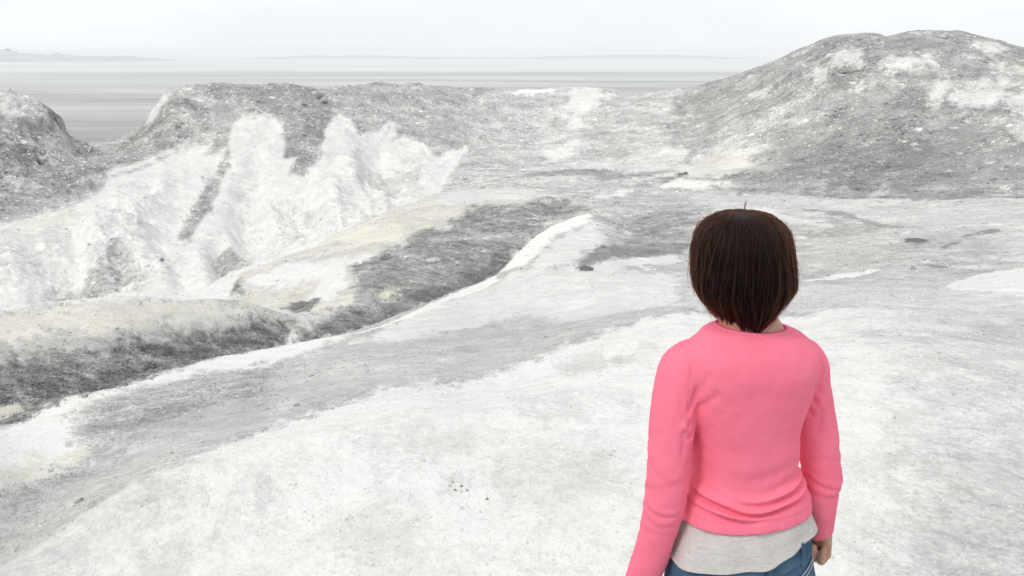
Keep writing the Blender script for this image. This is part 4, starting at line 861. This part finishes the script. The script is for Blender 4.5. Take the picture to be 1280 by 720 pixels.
for a in (-1.02, -math.pi/2, -2.12):
    p = [pelvis_point(a + da, zz, o) for zz, o in ((.878, .006), (.905, .010), (.927, .008)) for da in (-.028, .028)]
    q = [pelvis_point(a + da, zz, o - .004) for zz, o in ((.878, .006), (.905, .010), (.927, .008)) for da in (-.028, .028)]
    v = p + q; f = [(0, 1, 3, 2), (2, 3, 5, 4), (6, 8, 9, 7), (8, 10, 11, 9), (0, 2, 8, 6), (2, 4, 10, 8), (1, 7, 9, 3), (3, 9, 11, 5), (0, 6, 7, 1), (4, 5, 11, 10)]
    mesh_object('belt_loop', [hitch(w) for w in v], f, M_DENIM, smooth=False, parent=jeans)
M_POCKET = denim_material('pocket_denim', 0.02)
from mathutils.bvhtree import BVHTree
jt = BVHTree.FromPolygons([tuple(c) for c in co], [tuple(p.vertices) for p in me.polygons])
def on_jeans(xx, zz, out):
    h = jt.ray_cast(Vector((xx, -.5, zz)), Vector((0, 1, 0)))
    return h[0] + h[1] * out if h[0] is not None else Vector((xx, -.1, zz))
for sx in (-1, 1):
    N_ = 14; pts = []
    for j in range(N_):
        for i in range(N_):
            u, v = i/(N_-1), j/(N_-1)
            x0, x1 = .046 + .008*(1-v), .128 - .004*(1-v)
            zz = .745 + .108*v + .014*(u if sx > 0 else u)*v - (.016 if True else 0) * (1 - abs(2*u-1)) * (1-v)
            xx = -.002 + sx*(x0 + (x1-x0)*u); pts.append(on_jeans(xx, hitch((xx, 0, zz))[2], .0032))
    qs = [(j*N_+i, j*N_+i+1, (j+1)*N_+i+1, (j+1)*N_+i) for j in range(N_-1) for i in range(N_-1)]
    if sx < 0: qs = [q[::-1] for q in qs]
    pk = mesh_object('back_pocket', pts, qs, M_POCKET, parent=jeans)
    so = pk.modifiers.new('thickness', 'SOLIDIFY'); so.thickness = .003; so.offset = -1
    st = Soup()
    rim = [pts[(N_-1)*N_+i] for i in range(N_)]
    for off in (0, 1):
        line = [pts[(N_-1-off*1)*N_+i] + Vector((0, -.0012, 0)) for i in range(N_)]
        st.tube([tuple(p) + (.0011,) for p in line], n=6, steps=2)
    line = [pts[j*N_ + 0] + Vector((0, -.0012, 0)) for j in range(N_)]; st.tube([tuple(p) + (.0011,) for p in line], n=6, steps=2)
    line = [pts[j*N_ + N_-1] + Vector((0, -.0012, 0)) for j in range(N_)]; st.tube([tuple(p) + (.0011,) for p in line], n=6, steps=2)
    mesh_object('stitching', st.v, st.f, M_STITCH, parent=pk)

# ---- shoes
for sx in (-1, 1):
    s = Soup()
    s.tube([(sx*.088, -.045, .048, .036, .040), (sx*.091, .02, .046, .040, .040), (sx*.096, .09, .038, .044, .030), (sx*.100, .145, .032, .038, .024)])
    s.tube([(sx*.088, -.012, .05, .042, .050), (sx*.088, -.010, .10, .044, .048)])
    me, co, no = fused('shoe', s, .004, 5); co[:, 2] = np.maximum(co[:, 2], .012)
    sh = link(bpy.data.objects.new('shoe', store(me, co, plain_colour('shoe_canvas', (.12, .12, .13)))), parent=body)
    s = Soup(); s.stack([(.0, 0, 0, .044, .155, .085), (.010, 0, 0, .046, .158, .087), (.022, 0, 0, .045, .156, .086)], n=32)
    mesh_object('sole', [(v[0] + sx*.093, v[1] + .02, v[2]) for v in s.v], s.f, plain_colour('pale_rubber', (.6, .6, .58)), parent=sh)

# ---- hair: a dark under-layer and thousands of strands over it
# height, half-width on the right and on the left, depth in front and behind
HP = [(1.396, .008, .008, .02, .045), (1.403, .020, .022, .02, .056), (1.418, .038, .042, .03, .070), (1.434, .050, .055, .05, .083), (1.448, .067, .069, .06, .091), (1.464, .084, .084, .072, .098), (1.484, .0990, .0930, .086, .105), (1.522, .0930, .0965, .100, .111), (1.553, .0870, .0955, .103, .111),
      (1.576, .0810, .0900, .096, .105), (1.598, .0725, .0780, .080, .091), (1.614, .0555, .0590, .056, .067), (1.6235, .0310, .0330, .034, .037), (1.6265, .0040, .0040, .004, .004)]
HP = [(h[0], h[1]*.935, h[2]*.945, h[3], h[4]) for h in HP]              # the loose strands add the rest
HPz = [h[0] for h in HP]; HA = np.array(HP)
HC = Vector((-.032, 0.012, 0))
def hair_surface(a, z):
    """a: angle (0 = right, pi/2 = front, -pi/2 = back); arrays"""
    wr = pchip1(HPz, HA[:, 1], z); wl_ = pchip1(HPz, HA[:, 2], z); f = pchip1(HPz, HA[:, 3], z); b = pchip1(HPz, HA[:, 4], z)
    ca, sa = np.cos(a), np.sin(a)
    m = .5 + .5 * np.clip(ca / .5, -1, 1)
    w = wr * m + wl_ * (1 - m)
    return np.stack([w * ca + HC.x, np.where(sa > 0, f, b) * sa + HC.y, z], -1)
def hair_end(a):
    """height where the hair ends: a fringe in front, jaw length at the sides, a point at the nape"""
    back_ = (1 - np.sin(a)) / 2
    z = 1.565 - .124 * np.clip((back_ - .10) / .20, 0, 1) - .042 * np.clip((back_ - .50) / .47, 0, 1)
    z = z - .012 * np.clip(-np.cos(a) - .5, 0, .5) * 2
    return z
def hair_param(a, t):
    """t 0 at the crown to 1 at the tips, evenly spaced down the head"""
    ze = hair_end(a); q = np.clip(t, 0, 1)
    top = HPz[-1]
    zz = top - (top - ze) * (1 - np.cos(q * math.pi * .5)) ** 0.86
    return hair_surface(a, zz)
nA, nT = 120, 40
aa = np.linspace(0, 2*math.pi, nA, endpoint=False); tt = np.linspace(0.02, 1, nT)
cap = np.stack([hair_param(aa, np.full(nA, t)) for t in tt])
ctr = np.array((HC.x, HC.y, 1.50))
cap_in = ctr + (cap - ctr) * np.array((.955, .955, .985))
i = np.arange(nA*nT).reshape(nT, nA); nx_ = np.roll(i, -1, 1)
qs = np.stack([i[:-1], i[1:], nx_[1:], nx_[:-1]], -1).reshape(-1, 4)
hv = np.concatenate([cap_in.reshape(-1, 3), [[HC.x, HC.y, 1.6215]]])
fs = [tuple(int(k) for k in q) for q in qs] + [(nA*nT, int(i[0, k]), int(i[0, (k+1) % nA])) for k in range(nA)]
HEAD_TILT = Matrix.Translation((0, 0, 1.433)) @ Matrix.Rotation(math.radians(-.5), 4, 'Y') @ Matrix.Rotation(math.radians(-3), 4, 'X') @ Matrix.Translation((0, 0, -1.44))
hv = [HEAD_TILT @ Vector(v) for v in hv]
hair = mesh_object('hair', hv, fs, M_CAP, parent=body)
hair['label'] = 'dark brown bob with a reddish sheen'
sm = hair.modifiers.new('thickness', 'SOLIDIFY'); sm.thickness = .006; sm.offset = -1

NS, NPT = 20000, 15
a0 = rng.uniform(0, 2*math.pi, NS)
nl = 420; lock = rng.uniform(0, 2*math.pi, nl); lock_out = rng.normal(0, .0022, nl); lock_sw = rng.normal(0, .19, nl); lock_len = rng.normal(0, .026, nl); lock_tip = np.where(rng.random(nl) < .35, rng.uniform(.002, .008, nl), rng.normal(0, .001, nl)); lock_layer = np.where(rng.random(nl) < .38, rng.uniform(.16, .42, nl), 0)
li = np.argmin(np.abs((a0[:, None] - lock[None, :] + math.pi) % (2*math.pi) - math.pi), axis=1)
t = np.linspace(0.0, 1.0, NPT)
da = (lock[li] - a0 + math.pi) % (2*math.pi) - math.pi
ang = a0[:, None] + (da * rng.uniform(.0, .85, NS)**1.6)[:, None] * t[None, :]**1.3 + lock_sw[li][:, None] * np.sin(t * math.pi)[None, :] * .6 + .22 * (1 - t)[None, :] * np.sin(a0 * 2 + 1)[:, None]
tstart = .015 + rng.uniform(0.0, 0.35, NS)**1.5 * 1.6 * (rng.random(NS) < .8); tend = 1.0 + lock_len[li] + rng.normal(0, .020, NS) - lock_layer[li] * (rng.random(NS) < .6)
tq = tstart[:, None] + (tend - tstart)[:, None] * t[None, :]
pos = hair_param(ang, tq)
pos[..., 1] += (rng.uniform(-.010, .026, NS)[:, None] * (1 - t)[None, :]**3); pos[..., 0] += (rng.normal(0, .006, NS)[:, None] * (1 - t)[None, :]**3)      # roots along a parting
over = np.clip(tq - 1, 0, 1)[..., None]
pos = pos + over * np.array((0, 0, -.14))
out = pos - np.array((HC.x, HC.y, 1.49)); out /= np.maximum(np.linalg.norm(out, axis=-1, keepdims=True), 1e-6)
lift = lock_out[li] + rng.uniform(-.004, .0022, NS)
wave = .0022 * np.sin(t[None, :] * rng.uniform(3, 7, NS)[:, None] + rng.uniform(0, 6, NS)[:, None])
layered = (lock_layer[li] > 0) & (tend < .9)
pos = pos + out * (lift[:, None] * (.25 + .75 * t[None, :]) + wave + (lock_tip[li][:, None] * t[None, :]**4) + np.where(layered, .0028, 0)[:, None] * t[None, :]**.5)[..., None]
# stray hairs: flicked-out tips on the right, a few loose ones
stray = rng.random(NS) < .03
pos = pos + out * (np.where(stray, rng.uniform(.003, .014, NS), 0)[:, None] * t[None, :]**3)[..., None]
flick = np.exp(-((ang[:, -1] % (2*math.pi) - 5.95) / .30)**2) * (rng.random(NS) < .45) * rng.uniform(.2, 1.35, NS)
pos[..., 0] += flick[:, None] * np.clip((1.505 - pos[..., 2]) / .05, 0, 1)**2 * .019; pos[..., 2] += flick[:, None] * np.clip((1.49 - pos[..., 2]) / .05, 0, 1)**2 * .022
# the one wisp standing up at the crown
extra = []
for k in range(5):
    b = Vector((HC.x - .008 + rng.normal(0, .0015), -.012 + rng.normal(0, .0015), 1.622)); th = rng.normal(0, .0006)
    extra.append([(b.x - .004 - .011 * u + .010 * u*u + th*u, b.y - .004*u, b.z + .034 * u) for u in np.linspace(0, 1, NPT)])
for k in range(14):                                                  # hairs lifted at the parting
    b = Vector((HC.x + rng.normal(-.02, .04), rng.normal(-.01, .02), 1.616)); L_ = rng.uniform(.008, .018)
    extra.append([(b.x + math.copysign(L_, b.x - HC.x) * u * 1.2, b.y, b.z + .006 * math.sin(u * 2.2) * (1 - u*.3) - abs(b.x - HC.x)*.12) for u in np.linspace(0, 1, NPT)])
allp = np.concatenate([pos, np.array(extra)])
TM = np.array(HEAD_TILT)
allp = allp @ TM[:3, :3].T + TM[:3, 3]
hc = bpy.data.hair_curves.new('strands')
hc.add_curves([NPT] * len(allp))
hc.attributes['position'].data.foreach_set('vector', allp.astype(np.float32).ravel())
rad = np.tile(np.concatenate([np.linspace(.00010, .00030, 3), np.full(NPT - 7, .00032), np.linspace(.00032, .00006, 4)]), len(allp)).astype(np.float32)
ra = hc.attributes.get('radius') or hc.attributes.new('radius', 'FLOAT', 'POINT')
ra.data.foreach_set('value', rad)
hc.materials.append(M_HAIR)
link(bpy.data.objects.new('strands', hc), parent=hair)
# ------------------------------------------------------------------ loose gravel and single stones
def stone_material(name, base=None):
    t = NT(name); tc = t.node('ShaderNodeTexCoord'); P = tc.outputs['Object']
    n = t.noise(P, 45, 5, 0.65)
    if base is None:
        at = t.node('ShaderNodeAttribute', attribute_name='stone_tone'); v = at.outputs['Fac']
    else: v = base
    a = t.math('MULTIPLY', v, t.rng(n, 0.3, 0.7, 0.8, 1.15))
    col = t.node('ShaderNodeCombineColor')
    t.put(col.inputs[0], a); t.put(col.inputs[1], t.math('MULTIPLY', a, 0.985)); t.put(col.inputs[2], t.math('MULTIPLY', a, 0.96))
    t.put(t.b.inputs['Base Color'], col.outputs[0]); t.b.inputs['Roughness'].default_value = 0.95; t.b.inputs['Specular IOR Level'].default_value = 0.15
    t.put(t.b.inputs['Normal'], t.bump(t.noise(P, 90, 5, 0.7), 0.5, 0.01))
    return t.m

ph = (1 + 5**0.5) / 2
ICO = np.array([(-1, ph, 0), (1, ph, 0), (-1, -ph, 0), (1, -ph, 0), (0, -1, ph), (0, 1, ph), (0, -1, -ph), (0, 1, -ph), (ph, 0, -1), (ph, 0, 1), (-ph, 0, -1), (-ph, 0, 1)]) / math.hypot(1, ph)
ICF = np.array([(0, 11, 5), (0, 5, 1), (0, 1, 7), (0, 7, 10), (0, 10, 11), (1, 5, 9), (5, 11, 4), (11, 10, 2), (10, 7, 6), (7, 1, 8), (3, 9, 4), (3, 4, 2), (3, 2, 6), (3, 6, 8), (3, 8, 9), (4, 9, 5), (2, 4, 11), (6, 2, 10), (8, 6, 7), (9, 8, 1)])
NG = 90000
ga = rng.uniform(-0.66, 0.66, NG); gl = rng.uniform(math.log(2.3), math.log(42), NG)
jj = np.clip(np.searchsorted(az, ga), 1, NC - 1); ii = np.clip(np.searchsorted(np.log(rr), gl), 1, NR - 1)
clump = fbm(np.sin(ga) * np.exp(gl) / 0.8, np.cos(ga) * np.exp(gl) / 0.8, 4, 501, 0.6)
keep = rng.random(NG) < np.clip(0.10 + 3.2 * grav[ii, jj] + 0.9 * clump, 0.03, 1)
ga, gl, ii, jj = ga[keep], gl[keep], ii[keep], jj[keep]; NG = len(ga)
size = np.exp(gl) * 0.00062 * np.exp(rng.normal(0, 0.5, NG)) + 0.0008
ang_ = rng.uniform(0, 2 * math.pi, NG); sq = np.stack([rng.uniform(.8, 1.5, NG), rng.uniform(.7, 1.1, NG), rng.uniform(.45, .8, NG)], -1)
jit = 1 + rng.uniform(-.28, .28, (NG, 12, 1))
SV = ICO[None] * jit * (sq * size[:, None])[:, None, :]
ca_, sa_ = np.cos(ang_)[:, None], np.sin(ang_)[:, None]
SV = np.stack([SV[..., 0]*ca_ - SV[..., 1]*sa_, SV[..., 0]*sa_ + SV[..., 1]*ca_, SV[..., 2]], -1)
gx, gy = np.exp(gl) * np.sin(ga), np.exp(gl) * np.cos(ga)
fz = Z[ii, jj]
fa = (ga - az[jj-1]) / (az[jj] - az[jj-1]); fr_ = (gl - np.log(rr)[ii-1]) / (np.log(rr)[ii] - np.log(rr)[ii-1])
gz = (Z[ii-1, jj-1]*(1-fa) + Z[ii-1, jj]*fa)*(1-fr_) + (Z[ii, jj-1]*(1-fa) + Z[ii, jj]*fa)*fr_
SV += np.stack([gx, gy, gz + size * 0.12], -1)[:, None, :]
SF = (ICF[None] + (np.arange(NG) * 12)[:, None, None]).reshape(-1, 3)
me = bpy.data.meshes.new('gravel')
me.vertices.add(NG * 12); me.vertices.foreach_set('co', SV.astype(np.float32).ravel())
me.loops.add(SF.size); me.loops.foreach_set('vertex_index', SF.astype(np.int32).ravel())
me.polygons.add(len(SF)); me.polygons.foreach_set('loop_start', np.arange(0, SF.size, 3, dtype=np.int32)); me.update(calc_edges=True)
base_t = np.clip(tone[ii, jj] + rng.normal(0.0, 0.03 + 0.25 * grav[ii, jj], NG), 0.3, 0.98)**2.2 * 0.86
ta = me.attributes.new('stone_tone', 'FLOAT', 'POINT'); ta.data.foreach_set('value', np.repeat(base_t, 12).astype(np.float32))
me.materials.append(stone_material('loose_gravel'))
link(bpy.data.objects.new('gravel', me), kind='stuff', label='loose pale gravel scattered over the slopes')

def rock(spot, label, w, h, base, seed, group=None, sink=0.25, cat='stone'):
    x, y = SPOTS[spot]; r_ = np.random.default_rng(seed)
    import bmesh
    bm = bmesh.new(); bmesh.ops.create_icosphere(bm, subdivisions=4, radius=1.0)
    co = np.array([v.co for v in bm.verts])
    pl = r_.normal(size=(9, 3)); pl /= np.linalg.norm(pl, axis=1, keepdims=True)      # chipped by a few flat faces
    for p in pl:
        dd = co @ p; lim = r_.uniform(.62, .88); co -= np.clip(dd - lim, 0, None)[:, None] * p * .85
    nz = fbm(co[:, 0]*1.8 + seed, co[:, 1]*1.8 + co[:, 2]*1.3, 5, seed, .6)
    co *= (1 + .16 * nz)[:, None]
    for v, c in zip(bm.verts, co): v.co = (c[0] * w / 2, c[1] * w / 2 * r_.uniform(.75, .76) / .755 * .8, c[2] * h / 2)
    me = bpy.data.meshes.new('stone'); bm.to_mesh(me); bm.free(); me.shade_smooth(); me.materials.append(stone_material('stone_grey_%d' % int(base * 100), base))
    o = bpy.data.objects.new('stone', me); o.location = (x, y, ground_at(x, y) + h * (.5 - sink)); o.rotation_euler = (0, 0, r_.uniform(0, 6))
    link(o, label=label, cat=cat, group=group)

rock('dark_hole', 'flat dark stone lying alone on the pale slope right of the woman', .50, .10, .17, 1, sink=.4)
rock('lip', 'dark stone at the left end of the small ground ledge', .26, .10, .16, 2, sink=.42)
rock('slope', 'single dark boulder low on the white crater slope', .20, .16, .28, 3)
rock('rim_a', 'dark jagged boulder on the crater rim crest', 1.0, .6, .30, 4, sink=.4, cat='boulder')
rock('rim_b', 'smaller pale boulder leaning by the jagged rim boulder', .8, .6, .40, 5, sink=.4, cat='boulder')
rock('hollow', 'dark stone wedged in the hollow below the pale mound', .42, .18, .22, 6, sink=.42)
rock('pale_a', 'largest of the pale stones left of the pink sleeve', .030, .018, .62, 7)
rock('pale_b', 'small pale stone left of its larger neighbour on white ground', .018, .012, .66, 8)
rock('pale_c', 'small pale stone behind the larger one near the sleeve', .020, .012, .58, 9)
rock('pebble', 'lone dark pebble on the white ground beside the pebble cluster', .016, .010, .24, 10)
for k, (sp, lb, bs) in enumerate((('cl_a', 'grey pebble at the left edge of the pebble cluster', .42), ('cl_b', 'dark grey pebble nearest in the pebble cluster', .28), ('cl_c', 'mid grey pebble in the middle of the pebble cluster', .34),
                                  ('cl_d', 'grey pebble at the right edge of the pebble cluster', .30), ('cl_e', 'pale grey pebble farthest back in the pebble cluster', .42))):
    rock(sp, lb, (.013 + .003 * (k % 3)), .010, bs, 20 + k, group='pebbles clustered on the white ground', cat='pebble')
